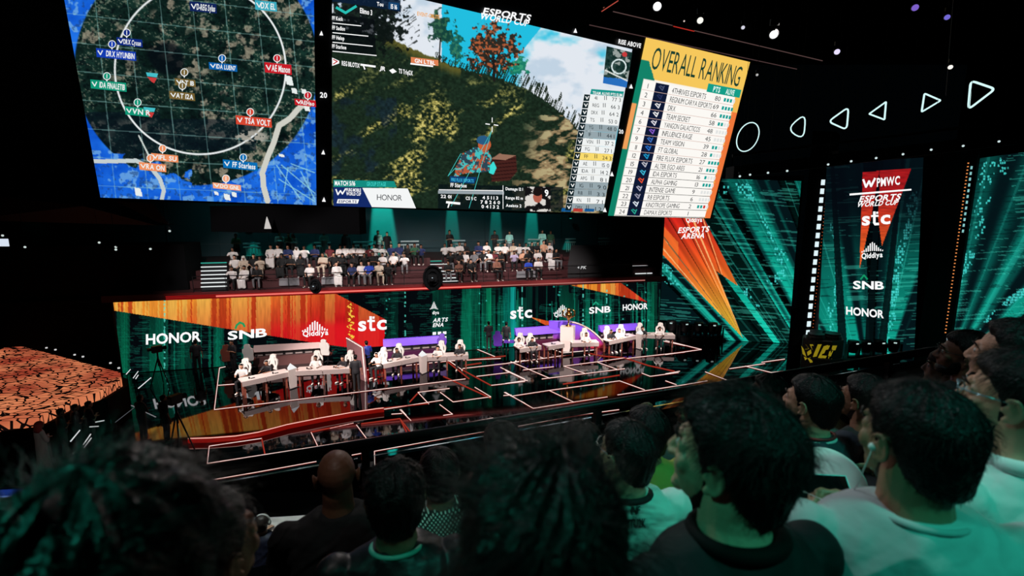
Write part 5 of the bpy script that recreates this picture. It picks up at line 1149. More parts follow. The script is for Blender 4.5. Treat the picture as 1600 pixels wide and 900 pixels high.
for sx in (-1, 1): m = MB(); m.smooth = True; m.tube([tb+Vector((sx*.15, 0, .5)), tb+Vector((sx*.34, 0, .62)), tb+Vector((sx*.33, 0, .86)), tb+Vector((sx*.16, 0, 1.0))], [.03, .05, .05, .015], 8); m.build('wing', gold, r)
m = MB(); m.smooth = True; m.ell(tb+Vector((0, 0, .9)), (.12, .12, .15)); m.build('orb', gold, r)
# chairs and players ---------------------------------------------------------------
pb_ = [figure('sit', .02, False, sp=.0, arms='desk', lean=.12), figure('sit', .02, False, hy=.3, arms='desk', lean=.3, sp=-.02)]
hm = hair_mesh(pb_[0]['MH'], .018, .008, 3, n=28); hm2 = hair_mesh(pb_[1]['MH'], .018, .008, 5, n=28)
def headset(r, MH):
    m = MB(); m.tube([MH @ Vector((.09*math.cos(t), -.005, .02+.1*math.sin(t))) for t in [i*math.pi/10 for i in range(11)]], .011, 6)
    for sx in (-1, 1): m.ell(MH @ Vector((sx*.088, 0, 0)), (.018, .034, .038))
    m.smooth = True; m.build('headset', CW if random.random() < .5 else CB, r, False)
JW = pbr('jersey_white', (215, 210, 208), .7, bump=.2); JB = pbr('jersey_black', (22, 22, 28), .7); JBL = pbr('jersey_blue', (24, 44, 130), .6); TR_ = pbr('trousers_dark', (18, 19, 24), .8); JR = pbr('jersey_red', (150, 34, 40), .6)
PL = [(377, 571, 0, 'a'), (416, 565, 1, 'a'), (493, 558, 0, 'a'), (535, 558, 1, 'a'), (588, 553, 1, 'b'), (620, 546, 0, 'b'), (684, 542, 1, 'b'), (718, 540, 0, 'b'), (811, 529, 1, 'c'), (832, 529, 0, 'c'), (916, 521, 1, 'c'), (955, 517, 0, 'd'), (968, 515, 1, 'd'), (1004, 512, 0, 'd'), (1031, 512, 1, 'd')]
gnm = {'a': 'leftmost', 'b': 'second', 'c': 'trophy-side', 'd': 'farthest right'}; cnt = {}
for i, (x, y, v, gk) in enumerate(PL):
    hd_ = on_z(x, y, 1.2); fg = pb_[v]; rz = math.pi+random.uniform(-.25, .25)+(-.2 if v else .2); ca, sa = math.cos(rz), math.sin(rz); hx_, hy_ = fg['HC'].x, fg['HC'].y
    loc = Vector((hd_.x-(hx_*ca-hy_*sa), hd_.y-(hx_*sa+hy_*ca), .0)); cnt[gk] = cnt.get(gk, 0)+1
    mt = [JW, JB, JW, JB][(i*7) % 4]
    r = thing('person', 'seated player in %s jersey, %s from the left at the %s desks' % ('white' if mt is JW else 'black', NUM[cnt[gk]-1], gnm[gk]), 'person', loc, rz, 'players seated at the desks')
    for nm_, me_, ma_ in (('body', fg['body'], SKIN[i % 3]), ('shirt', fg['top'], mt), ('trousers', fg['legs'], TR_), ('shoes', fg['shoes'], CW), ('hair', hm if v == 0 else hm2, HAIR)):
        me2 = me_.copy(); link(nm_, me2, ma_, r, False)
    headset(r, fg['MH'])
    gaming_chair(Vector((loc.x, loc.y, 0)), rz, 'white gaming chair of the %s player at the %s desks' % (NUM[cnt[gk]-1], gnm[gk]), CW, CB)
gaming_chair(on_z(357, 577), .5, 'brown gaming chair at the left end of the back row', CBR, CBR, None); gaming_chair(on_z(393, 576), .2, 'brown gaming chair with pale shell left of the long counter', CW, CBR, None)
gaming_chair(on_z(513, 567), -.1, 'empty cream gaming chair seen from behind right of the long counter', CW, CBR, None); gaming_chair(on_z(690, 563), math.pi, 'blue-violet gaming chair at the right end of the second counter', PUR, PUR, None)
gaming_chair(on_z(778, 552), 0, 'single purple gaming chair standing alone mid-stage', PUR, PUR, None)
t = thing('side_table', 'low dark table with small white items beside the lone purple chair', 'table', on_z(800, 549)); m = MB(); c = on_z(800, 550); m.box((c.x, c.y, .62), (1.4, .5, .05)); m.build('table_top', PUR, t)
for sx in (-.6, .6): m = MB(); m.box((c.x+sx, c.y, .3), (.05, .4, .6)); m.build('leg', CB, t)
for i in range(4):
    q_ = Vector((c.x-.5+i*.33, c.y, .645)); o = thing('cup', 'small white cup, %s on the low table by the purple chair' % NUM[i], 'cup', q_, 0, 'cups on the low table'); m = MB(); m.lathe([(.05, 0), (.06, .11), (.062, .12)], tuple(q_), 10); m.build('cup_body', CW, o); m = MB(); m.lathe([(.064, .12), (.05, .135)], tuple(q_), 10); m.build('lid', CB, o)
# standing people on the stage ----------------------------------------------------
st = figure('stand', .02, False, arms='crossed', hp=0); st2 = figure('stand', .02, False, arms='stand'); sth = hair_mesh(st['MH'], .016, .008, 8, n=28); sth2 = hair_mesh(st2['MH'], .016, .008, 9, n=28)
def stander(px, py, rz, label, top, legs=TR_, v=0, sk=1, z=0.0, loc=None, hair=True, scale=1.0):
    fg = (st, st2)[v]; p = loc or on_z(px, py, z); r = thing('person', label, 'person', p, rz); r.scale = (scale,)*3
    for nm_, me_, ma_ in (('body', fg['body'], SKIN[sk]), ('shirt', fg['top'], top), ('trousers', fg['legs'], legs), ('shoes', fg['shoes'], CB)): link(nm_, me_.copy(), ma_, r, False)
    if hair: link('hair', (sth, sth2)[v].copy(), HAIR, r, False)
    return r
stander(558, 612, .2, 'person in black standing with back turned at the right end of the leftmost desks', JB, v=1)
stander(575, 585, .6, 'person in blue standing by the slanted panel', JBL, v=0); stander(367, 583, 2.8, 'staff member in black standing behind the leftmost players', JB, v=0); stander(545, 590, 2.6, 'person in red top behind the slanted panel', JR, v=1) if False else None
stander(764, 547, .3, 'dark silhouetted person standing before the green LED wall, holding papers', JB, v=0); stander(791, 548, -.2, 'dark silhouetted person standing right of the lone purple chair', JB, v=1)
stander(310, 583, .5, 'dark crew member standing before the LED wall near the white SNB sign', JB, v=1)
# camera operators and tripods, left of the stage ----------------------------------
def tripod(px, py, label, h=1.5, rz=0.0):
    p = on_z(px, py); r = thing('camera_tripod', label, 'camera', p, rz); 
    for k in range(3): a = k*2.094+.5; m = MB(); m.tube([(0, 0, h*.85), (.42*math.cos(a), .42*math.sin(a), .02)], [.03, .02], 6); m.build('leg', dark, r, False)
    m = MB(); m.tube([(0, 0, h*.6), (0, 0, h)], .035, 8); m.build('column', dark, r, False)
    m = MB(); m.box((0, 0, h+.16), (.2, .38, .3)); m.tube([(0, .19, h+.16), (0, .36, h+.16)], [.07, .1], 10); m.box((.02, -.3, h+.2), (.14, .12, .12)); m.build('camera_body', dark, r, False)
tripod(252, 603, 'broadcast camera on a tripod in front of the HONOR lettering', 1.6, -.6); tripod(283, 706, 'broadcast camera on a tripod at the front left of the stage', 1.7, -.3)
stander(226, 690, -.3, 'camera operator in black at the front left of the stage', JB, v=0, sk=2); stander(262, 690, -.5, 'crew member bending by the front left tripod', JB, v=1, sk=2)
# white-robed person and crew on the far left ---------------------------------------
th = figure('stand', .02, False, arms='crossed', dress='thobe'); p = on_z(72, 741); r = thing('person', 'person in long white robe and red checked headscarf standing at far left', 'person', p, -.4)
link('body', th['body'], SKIN[1], r, False); link('robe', th['top'], pbr('robe_grey_white', (176, 172, 168), .8, bump=.3), r, False); link('shoes', th['shoes'], CB, r, False)
def ghutra(MH, col_): 
    m = MB(); m.smooth = True; m.ell((0, -.015, .03), (.092, .112, .094)); m.loft([(0, -.02, .05, .09, .108), (0, -.05, -.04, .105, .09), (0, -.06, -.14, .15, .08), (0, -.06, -.2, .17, .08)], 16); xf(m, 0, MH); return m.mesh('g', True)
RG = pbr('headscarf_red', (150, 50, 46), .8, var=.5, bscale=120); WG = pbr('headscarf_white', (214, 212, 208), .8)
link('headscarf', ghutra(th['MH'], 0), RG, r, False)
for x, y, l_ in ((104, 716, 'dark-clad crew member beside the orange glowing floor, left one'), (126, 708, 'dark-clad crew member crouched by the orange glowing floor, middle one'), (147, 702, 'dark-clad crew member at the corner of the orange glowing floor')): stander(x, y, -.6, l_, pbr('crew_navy', (26, 26, 36), .8), v=0, sk=1)
spot('crew_fill', (-9, 6, 9), (-13.5, 12.5, 1), 260, (1, .85, .8), 16, .5)  # unseen spot added to brighten the robed person and crew
# glowing orange terrain table at far left
oz = 1.55; op = [(-60, 585), (-5, 549), (20, 537), (188, 582), (190, 592), (156, 612), (108, 628), (60, 652), (-60, 668)]
om = bpy.data.materials.new('orange_cracked_led'); om.use_nodes = True; nt = om.node_tree; nt.nodes.clear(); o_ = nt.nodes.new('ShaderNodeOutputMaterial'); e_ = nt.nodes.new('ShaderNodeEmission'); tc = nt.nodes.new('ShaderNodeTexCoord'); mp = nt.nodes.new('ShaderNodeMapping')
mp.inputs['Scale'].default_value = (1.0, 1.9, 1); mp.inputs['Rotation'].default_value = (0, 0, .5); nz = nt.nodes.new('ShaderNodeTexNoise'); nz.inputs['Scale'].default_value = .55; vr = nt.nodes.new('ShaderNodeTexVoronoi'); vr.feature = 'DISTANCE_TO_EDGE'; vr.inputs['Scale'].default_value = 2.5; vr.inputs['Randomness'].default_value = .85
nt.links.new(tc.outputs['Object'], mp.inputs[0]); nt.links.new(mp.outputs[0], vr.inputs['Vector']); nt.links.new(tc.outputs['Object'], nz.inputs['Vector'])
gt = nt.nodes.new('ShaderNodeMath'); gt.operation = 'GREATER_THAN'; gt.inputs[1].default_value = .07; nt.links.new(vr.outputs['Distance'], gt.inputs[0])
rp = nt.nodes.new('ShaderNodeValToRGB'); rp.color_ramp.elements[0].position = .36; rp.color_ramp.elements[0].color = lin(176, 72, 50); rp.color_ramp.elements[1].position = .64; rp.color_ramp.elements[1].color = lin(238, 142, 96); nt.links.new(nz.outputs['Fac'], rp.inputs[0])
mx = nt.nodes.new('ShaderNodeMix'); mx.data_type = 'RGBA'; mx.inputs[6].default_value = lin(16, 8, 8); nt.links.new(gt.outputs[0], mx.inputs[0]); nt.links.new(rp.outputs[0], mx.inputs[7]); nt.links.new(mx.outputs[2], e_.inputs[0]); nt.links.new(e_.outputs[0], o_.inputs[0]); e_.inputs[1].default_value = .85
g_ = [on_z(x, y, oz) for x, y in op]; r = thing('orange_terrain_platform', 'large raised platform glowing orange with dark crack lines at far left', 'platform', sum(g_, Vector())/len(g_)*1.0)
r.location.z = 0; m = MB(); m.prism([p-Vector((0, 0, .3)) for p in g_], (0, 0, .3)); m.build('glowing_top', om, r)
m = MB(); m.prism([Vector((p.x*.98-.2, p.y+.15, 0)) for p in g_], (0, 0, oz-.31)); m.build('base', black, r)
m = MB()
for x, y in ((37, 538), (73, 546), (87, 549), (117, 557), (130, 560), (173, 570), (186, 578)): m.box(on_z(x, y, oz)+Vector((0, 0, .08)), (.06, .06, .06))
m.build('edge_light', emi((220, 220, 220), .8), r)
# slanted white light slashes (LED step strips of the crew stairs)
for i, (x0, y0, x1, y1) in enumerate(((0, 662, 10, 654), (39, 680, 56, 664), (110, 690, 125, 672), (130, 695, 142, 678), (131, 700, 143, 684), (197, 585, 204, 577), (208, 591, 216, 580), (212, 592, 216, 586), (216, 607, 236, 590), (114, 709, 118, 706), (147, 660, 163, 657), (140, 667, 154, 666), (180, 660, 212, 635))):
    a_ = on_z(x0, y0, .4); b_ = on_z(x1, y1, .9); a_ = at_y(x0, y0, b_.y-.2); m = MB(); m.tube([a_, b_], .018 if i < 12 else .012, 6); t = thing('light_slash', 'thin slanting white light tube near the left crew area, %s' % NUM[i], 'light tube', (a_+b_)/2, 0, 'slanting light tubes at left'); m.build('tube', emi((230, 232, 235) if i < 12 else (90, 92, 96), 1.0 if i < 10 else .7), t); m = MB(); m.tube([a_+Vector((0, .05, 0)), b_+Vector((0, .05, 0))], .02, 6); m.tube([a_+Vector((0, .05, 0)), Vector((a_.x, a_.y+.05, 0))], .015, 5); m.build('holder', black, t)
r = thing('railing', 'dark railing in front of the orange platform', 'railing', on_z(30, 700)); m = MB(); a_, b_ = at_y(-10, 636, 15.5), at_y(52, 630, 15.8); m.tube([a_, b_], .035, 6); m.tube([a_-Vector((0, 0, .3)), b_-Vector((0, 0, .3))], .025, 6); m.build('handrail', black, r)
for t_ in (.1, .5, .95): m = MB(); q = a_.lerp(b_, t_); m.tube([q, Vector((q.x, q.y, 0))], .03, 6); m.build('post', black, r)

# ================================================================ right of the stage
# row of black moving-head lights on the floor
def moving_head(px, py, label, s=1.0, group='moving-head lights on the stage floor'):
    p = on_z(px, py); r = thing('moving_head_light', label, 'stage light', p, random.uniform(-.5, .5), group); r.scale = (s,)*3
    m = MB(); m.box((0, 0, .1), (.46, .36, .2)); m.build('base', dark, r, False)
    m = MB(); m.box((-.25, 0, .45), (.06, .16, .55)); m.box((.25, 0, .45), (.06, .16, .55)); m.box((0, 0, .22), (.5, .16, .06)); m.build('yoke', dark, r, False)
    m = MB(); m.smooth = True; m.lathe([(.02, -.26), (.14, -.24), (.19, -.05), (.2, .18), (.19, .24), (.1, .25)], (0, 0, .62), 14); m.build('head', dark, r, False)
    m = MB(); m.box((0, -.19, .78), (.1, .03, .05)); m.build('status_lamp', emi((200, 230, 225), .8), r, False)
for i, x in enumerate((1330, 1350, 1371, 1393)): moving_head(x, 565-i*.5, 'black moving-head light by the name-list panel, %s from the yellow crate' % NUM[i], 1.35)
for i, (x, y) in enumerate(((1048, 531), (1058, 528), (1068, 533), (1079, 530), (1090, 534), (1101, 531), (1112, 535), (1121, 532))): moving_head(x, y, 'black moving-head light before the wide green panel, %s from the left' % NUM[i], 1.15+.3*(i % 2 == 0), 'moving-head lights before the wide green panel')
# black and yellow crate
cc = on_z(1281, 574); r = thing('hazard_crate', 'black drum-like crate painted with bold yellow lettering and stripes beside the portal column', 'crate', cc, 0); cz = 1.55; hw = 1.02
ph = math.atan2(cc.x, cc.y); m = MB(); m.loft([(cc.x, cc.y, 0, hw*.96, hw*.7), (cc.x, cc.y, .1, hw, hw*.72), (cc.x, cc.y, .62, hw, hw*.72), (cc.x, cc.y, .66, hw*.95, hw*.68), (cc.x, cc.y, .7, hw, hw*.72), (cc.x, cc.y, cz, hw, hw*.72), (cc.x, cc.y, cz+.05, hw*.97, hw*.7)], 8); m.build('body', pbr('crate_black', (14, 15, 13), .5), r)
for k_, (dx, dy, s_) in enumerate(((-.5, -.2, .42), (.35, -.1, .46), (-.1, .3, .4))): m = MB(); m.smooth = False; m.lathe([(s_, 0), (s_, .12), (s_*.9, .16), (s_*.9, .26)], (cc.x+dx, cc.y+dy, cz+.05), 14); m.build('round_case', dark, r)
bv = None
def decal(meshes, items, mats, parent, name, gap=.004, dens=1):
    """lettering wrapped on to the surface it is printed on"""
    vs, fs, ks = [], [], []
    mb = MB()
    fake = Plane(at_y(800, 450, 5), (0, -1, 0))
    for it in items:
        if it[0] == 't': text_on(mb, fake, it[1], it[2], it[3], it[4], it[5] if len(it) > 5 else 0, True, 0, it[6] if len(it) > 6 else 0)
        else: poly_on(mb, fake, it[1], 0, it[2] if len(it) > 2 else 0)
    tree = meshes; V = []
    for v in mb.v:
        d = (Vector(v)-CAM).normalized(); h, n_, i_, t_ = tree.ray_cast(CAM, d)
        V.append(tuple(h-d*gap) if h is not None else tuple(CAM+d*decal.last))
        if h is not None: decal.last = t_
    mb.v = V; return mb.build(name, mats, parent)
decal.last = 1.0
def tree_of(o):
    bpy.context.view_layer.update(); me = o.data; M = o.matrix_world; return BVHTree.FromPolygons([M @ v.co for v in me.vertices], [tuple(p.vertices) for p in me.polygons])
bo = [c_ for c_ in r.children if c_.name.startswith('body')][0]; tr__ = tree_of(bo)
YL = pbr('hazard_yellow', (216, 192, 40), .5); YL.node_tree.nodes['Principled BSDF'].inputs['Emission Color'].default_value = lin(216, 192, 40); YL.node_tree.nodes['Principled BSDF'].inputs['Emission Strength'].default_value = .28  # emission gives the plain yellow paint an added glow
spot('crate_spot', (13.5, 12, 12), (cc.x, cc.y, .8), 900, (1, .95, .75), 12, .5)
ylw = []
for a_ in ([(1253, 538), (1259, 538), (1264, 545), (1258, 546)], [(1252, 540), (1256, 546), (1260, 558), (1254, 553)], [(1261, 550), (1267, 546), (1268, 552), (1262, 556)], [(1265, 538), (1270, 538), (1276, 548), (1273, 554)], [(1272, 552), (1278, 538), (1284, 538), (1276, 557), (1270, 558)], [(1287, 541), (1294, 539), (1284, 560), (1278, 559)], [(1290, 540), (1297, 540), (1294, 546), (1289, 547)], [(1282, 555), (1292, 556), (1290, 560), (1280, 559)], [(1301, 540), (1308, 540), (1300, 561), (1294, 560)], [(1296, 549), (1302, 548), (1298, 557), (1294, 556)], [(1262, 560), (1266, 558), (1270, 566), (1266, 567)], [(1256, 557), (1262, 560), (1258, 563)]): ylw.append(('p', a_))
decal(tr__, ylw, [YL], r, 'painted_lettering', .02)

# ================================================================ balcony crowd
def slotlink(name, me, mat, parent):
    o = bpy.data.objects.new(name, me); COL.objects.link(o); o.parent = parent
    if len(me.materials) == 0: me.materials.append(HAIR)
    o.material_slots[0].link = 'OBJECT'; o.material_slots[0].material = mat; return o
FS = {}
for k, a in (('s0', dict(pose='sit', arms='lap')), ('s1', dict(pose='sit', arms='crossed', lean=.1)), ('s2', dict(pose='sit', arms='desk', lean=.35, sp=-.03)), ('t0', dict(pose='sit', arms='lap', dress='thobe')), ('t1', dict(pose='sit', arms='crossed', dress='thobe')),
             ('u0', dict(pose='stand', arms='crossed', dress='thobe')), ('u1', dict(pose='stand', arms='stand', dress='thobe')), ('v0', dict(pose='stand', arms='crossed')), ('v1', dict(pose='stand', arms='stand'))):
    f_ = figure(vox=.03, **a); f_['hair'] = hair_mesh(f_['MH'], .018, .01, 4, n=20); f_['scarf'] = ghutra(f_['MH'], 0); FS[k] = f_
CL = {n: pbr('cloth_'+n, c, .8) for n, c in dict(white=(222, 214, 212), cream=(196, 178, 160), black=(7, 7, 10), navy=(24, 38, 84), blue=(28, 62, 170), maroon=(96, 26, 34), green=(40, 84, 58), teal=(150, 214, 204), grey=(112, 110, 114), brown=(112, 70, 56), lilac=(176, 160, 190), peach=(214, 160, 130)).items()}
ROW = {'f': (.75, BZ, 'front'), 'm': (1.75, BZ+.42, 'middle'), 'b': (2.65, BZ+.84, 'back'), 's': (4.3, BZ+1.05, 'standing')}
ppl = []
for row, lst in (('f', 'w362 W380 k400 w483 W525 n549 w564 u576 c591 k605 r717 k735 r775 w841 u826 k700'),
                 ('m', 'w366 C380 k396 c407 K440 k454 K469 c505 k522 K535 K553 w598 w615 w632 k704 k718 w726 g741 k756 w763 m772 k781 l803 p817 k823 w840 W859 k868 k569 k583'),
                 ('b', 'w365 W424 w435 n451 H464 w476 n493 m516 w532 w540 w553 w565 m578 w587 w599 n612 n624 k638 e647 n659 w695 w706 w718 k727 n748 w760 w778 w789 c802 w812 w821 k831 k840 p849 w858'),
                 ('s', 'e371 W439 e453 R460 T508 G542 t592 k606 k703 k773 t796 T847 e860')):
    for it in lst.split(): ppl.append((row, it[0], int(it[1:])))
CK = dict(w='white', W='white', H='white', R='white', k='black', K='black', n='navy', u='blue', c='cream', C='cream', r='brown', m='maroon', g='grey', G='grey', l='lilac', p='peach', e='green', t='teal', T='teal')
rc = {}
for row, c_, px in sorted(ppl, key=lambda q: (q[0], q[2])):
    off, z, rn = ROW[row]; off += random.uniform(-.06, .06); s = s_at(px, off); p = W(s, off, z)
    robe = c_ in 'WCKHRTG'
    if row == 's': v = ('u0' if robe and c_ != 'G' else 'u1') if robe else ('v0' if px % 2 else 'v1')
    else: v = ('t%d' % (px % 2)) if robe else ('s%d' % (px % 3))
    f_ = FS[v]; cn = CK[c_]; rc[row] = rc.get(row, 0)+1; n_ = rc[row]
    num = NUM[n_-1] if n_ <= 20 else ('twenty-'+NUM[n_-21] if n_ < 30 else ('thirtieth' if n_ == 30 else 'thirty-'+NUM[n_-31])); num = num.replace('twenty-tenth', 'thirtieth')
    lab = ('spectator in %s %s seated in the %s balcony row, %s from the left' % (cn, 'robe' if robe else 'top', rn, num)) if row != 's' else ('spectator in %s %s standing behind the balcony rows, %s from the left' % (cn, 'robe' if robe else 'top', num))
    r = thing('person', lab, 'person', p, math.atan2(wd.y, wd.x)+math.pi+random.uniform(-.3, .3), 'spectators on the balcony'); sc_ = random.uniform(.95, 1.05); r.scale = (sc_,)*3
    slotlink('body', f_['body'], SKIN[px % 3], r); slotlink('robe' if robe else 'shirt', f_['top'], CL[cn], r)
    if 'legs' in f_: slotlink('trousers', f_['legs'], CL['cream'] if c_ == 'c' else CL['black' if px % 4 else 'grey'], r)
    slotlink('shoes', f_['shoes'], CW if px % 2 else CB, r)
    if c_ in 'HRGCK': slotlink('headscarf', f_['scarf'], {'R': RG, 'G': RG, 'K': CL['black']}.get(c_, WG), r)
    else: slotlink('hair', f_['hair'], HAIR, r)
# seat benches for the rows
for off, z, nm in ((.72, BZ, 'front'), (1.72, BZ+.42, 'middle'), (2.62, BZ+.84, 'back')):
    for a_, b_, w_ in ((357, 672, 'left'), (690, 878, 'right')):
        m = MB(); s0, s1 = s_at(a_, off), s_at(b_, off); m.prism([W(s0, off-.1, z), W(s1, off-.1, z), W(s1, off+.3, z), W(s0, off+.3, z)], (0, 0, .40)); m.build('seat_bench', CR, balc)
for i, px in enumerate((443, 455, 457, 509, 515, 813, 832)):
    s = s_at(px, .72); r = thing('folded_coat', 'pale grey cloth hung over the %s balcony rail spot' % NUM[i], 'cloth', W(s, .52, BZ), 0, 'pale cloths over the balcony seats')
    m = MB(); m.prism([W(s-.28, .5, BZ+.12), W(s+.28, .5, BZ+.12), W(s+.26, .56, BZ+.5), W(s-.26, .56, BZ+.5)], -wn*.05); m.build('cloth', CL['grey'], r)
# camera jib heads on the balcony edge
for px, py, s_, lb in ((494, 447, .26, 'black remote camera head hanging in front of the balcony edge'), (677, 434, .5, 'large round black fan-like rig on the balcony between the two crowds')):
    c = plW = Plane(A-wn*(-.6), wn).P(px, py); r = thing('camera_rig', lb, 'camera', c); m = MB(); m.smooth = False
    m.tube([c+Vector((s_*math.cos(t), -.1, s_*1.3*math.sin(t))) for t in [i*math.pi/8 for i in range(16)]], .06, 6, closed=True); m.tube([c+Vector((s_*.6*math.cos(t), -.1, s_*.8*math.sin(t))) for t in [i*math.pi/5 for i in range(10)]], .05, 6, closed=True); m.loft([(c.x, c.y, c.z, .01, .01)]*2, 4); m.prism([c+Vector((s_*.97*math.cos(t), -.05, s_*1.26*math.sin(t))) for t in [i*math.pi/8 for i in range(16)]], (0, .06, 0)); m.build('ring', black, r)
    m = MB(); m.box(c, (s_*.9, .4, s_*.8)); m.tube([c, c+Vector((0, -.4, 0))], [.12, .14], 10); m.build('camera_body', dark, r); m = MB(); m.tube([c+Vector((0, .1, 0)), c+Vector((0, 1.0, -.2))], .05, 6); m.build('arm', dark, r)
    m = MB(); m.box(c+Vector((.02, -.42, .05)), (.05, .03, .04)); m.build('status_lamp', emi((210, 230, 240), .9), r)

# ================================================================ near stand: tiers, rail, glass
rn_ = Vector((-.379, .925, 0)); rt_ = Vector((.925, .379, 0))
def T(a, n, z): return rt_*a+rn_*n+Vector((0, 0, z))
conc = pbr('stand_black', (12, 12, 14), .85, bump=.1)
F1, F2, F3 = 6.33, 5.89, 5.58
gr = thing('near_stand', 'dark stepped spectator stand carrying the nearest rows of people', 'grandstand', T(.5, 1.5, 5)); 
for n0, n1, z in ((-2.5, .12, 6.75), (.12, 1.0, F1), (1.0, 1.75, F2), (1.75, 3.4, F3)):
    m = MB(); m.prism([T(-9, n0, 4.6), T(12, n0, 4.6), T(12, n1, 4.6), T(-9, n1, 4.6)], (0, 0, z-4.6)); m.build('tier', conc, gr)
for n0, z in ((.42, F1), (1.26, F2), (2.02, F3)):
    m = MB(); m.prism([T(-6, n0, z), T(9, n0, z), T(9, n0+.36, z), T(-6, n0+.36, z)], (0, 0, .41)); m.build('seat_bench', conc, gr)
rl = thing('glass_railing', 'black rail with dark glass panels along the front of the near stand', 'railing', T(1, 3.12, F3))
ra = on_z(230, 757, 6.5); rb = on_z(560, 694, 6.5); rc_ = on_z(1225, 584, 6.5); u = (rc_-rb).normalized(); re = rb+u*9; rs_ = rb-u*2.6
m = MB(); m.smooth = True; m.tube([rs_, re], .028, 10); m.build('handrail', pbr('rail_satin', (84, 88, 92), .45, metal=.8), rl)
m = MB(); dn_ = Vector((0, 0, -.024)); nn_ = Vector((-u.y, u.x, 0)); m.prism([rs_+dn_-nn_*.02, re+dn_-nn_*.02, re+dn_+nn_*.02, rs_+dn_+nn_*.02], (0, 0, -.028)); m.build('under_channel', fascia, rl)
gm = bpy.data.materials.new('tinted_glass'); gm.use_nodes = True; nt = gm.node_tree; nt.nodes.clear(); o_ = nt.nodes.new('ShaderNodeOutputMaterial'); mx = nt.nodes.new('ShaderNodeMixShader'); tp = nt.nodes.new('ShaderNodeBsdfTransparent'); gl = nt.nodes.new('ShaderNodeBsdfGlossy'); fr = nt.nodes.new('ShaderNodeFresnel')
tp.inputs[0].default_value = (.72, .82, .82, 1); gl.inputs['Roughness'].default_value = .08; fr.inputs[0].default_value = 1.35; nt.links.new(fr.outputs[0], mx.inputs[0]); nt.links.new(tp.outputs[0], mx.inputs[1]); nt.links.new(gl.outputs[0], mx.inputs[2]); nt.links.new(mx.outputs[0], o_.inputs[0])
L = (re-rs_).length; pd = (rb-rs_).length+.04
for i in range(-1, 6):
    s0 = pd+i*1.75+.05; s1 = s0+1.65
    if s0 < 0: s0 = 0
    if s1 > L: s1 = L
    a_ = rs_+u*s0; b_ = rs_+u*s1; m = MB(); m.prism([Vector((a_.x, a_.y, F3+.06)), Vector((b_.x, b_.y, F3+.06)), b_+Vector((0, 0, -.1)), a_+Vector((0, 0, -.1))], nn_*.012); m.build('glass_panel', gm, rl)
    q = rs_+u*(pd+i*1.75); m = MB(); m.box((q.x, q.y, (F3+6.5)/2-.02), (.05, .05, 6.46-F3), math.atan2(u.y, u.x)); m.box((q.x, q.y, 6.33), (.10, .07, .03), math.atan2(u.y, u.x)); m.build('post', fascia, rl)

# ================================================================ near spectators
def near(px, py, dep, by, hy, label, top, skin=0, hp=.08, hr=0.0, htop=.02, hside=.012, wild=0., strands=0, slen=.045, vox=.008, arms='lap', dress='tee', sp=None, floor=None, hairmat=None, bald=False, legs=None, knee=None, seed=1, amp=.004, f=9., neckf=.0, lean=.08, wide=1.0, srad=.0006, n=96, hl=0.0, cap_=False, topmat2=None):
    hw_ = at_d(px, py, dep)
    if floor is None: fl = hw_.z-1.168
    else: fl = floor
    spv = hw_.z-fl-1.168 if sp is None else sp; spv = max(-.12, min(.14, spv))
    kn = None
    root_guess = None
    if knee:
        # world knee and ankle points -> local
        f0 = Vector((0, lean*.5+.035, 0)); ca, sa = math.cos(by), math.sin(by); rx_, ry_ = hw_.x-(f0.x*ca-f0.y*sa), hw_.y-(f0.x*sa+f0.y*ca)
        R_ = Matrix.Rotation(-by, 3, 'Z'); kn = [R_ @ (q-Vector((rx_, ry_, hw_.z-1.168-spv))) for q in knee]
    fg = figure('sit', vox, True, hy=hy-by, hp=hp, hr=hr, sp=spv, arms=arms, dress=dress, lean=lean, knee=kn, neckf=neckf, wide=wide)
    ca, sa = math.cos(by), math.sin(by); H = fg['HC']; loc = Vector((hw_.x-(H.x*ca-H.y*sa), hw_.y-(H.x*sa+H.y*ca), hw_.z-H.z))
    r = thing('person', label, 'person', loc, by)
    parts = {'body': link('body', fg['body'], SKIN[skin], r, False), 'top': link('shirt', fg['top'], top, r, False), 'trousers': link('trousers', fg['legs'], legs or TR_, r, False) if 'legs' in fg else None, 'shoes': link('shoes', fg['shoes'], CB, r, False)}
    if not bald:
        parts['hair'] = link('hair', hair_mesh(fg['MH'], htop, hside, seed, amp, hl, wild, n, strands, slen, srad, f), hairmat or HAIR, r, False)
    m = MB(); m.smooth = True
    for sx in (-1, 1): m.ell(fg['MH'] @ Vector((sx*.031, .0775, .0)), .0105, n=12)
    m.build('eyes', pbr('eye_white', (190, 186, 180), .2), r, False)
    m = MB(); m.smooth = True
    for sx in (-1, 1): m.tube([fg['MH'] @ Vector((sx*x_, y_, z_)) for x_, y_, z_ in ((.012, .096, .021), (.030, .094, .027), (.052, .078, .020))], [.003, .0045, .002], 6)
    m.build('eyebrows', HAIR, r, False)
    return r, fg, parts
def collar(r, fg, mat, name='collar', rad=.008, zz=.03, rx=.078, ry=.072):
    m = MB(); m.smooth = True; S = fg['S']; m.tube([(rx*math.cos(t), ry*math.sin(t)+fg['ly'], S+zz-.012+.010*-math.sin(t)) for t in [i*math.pi/16 for i in range(32)]], rad, 8, closed=True); return m.build(name, mat, r, False)
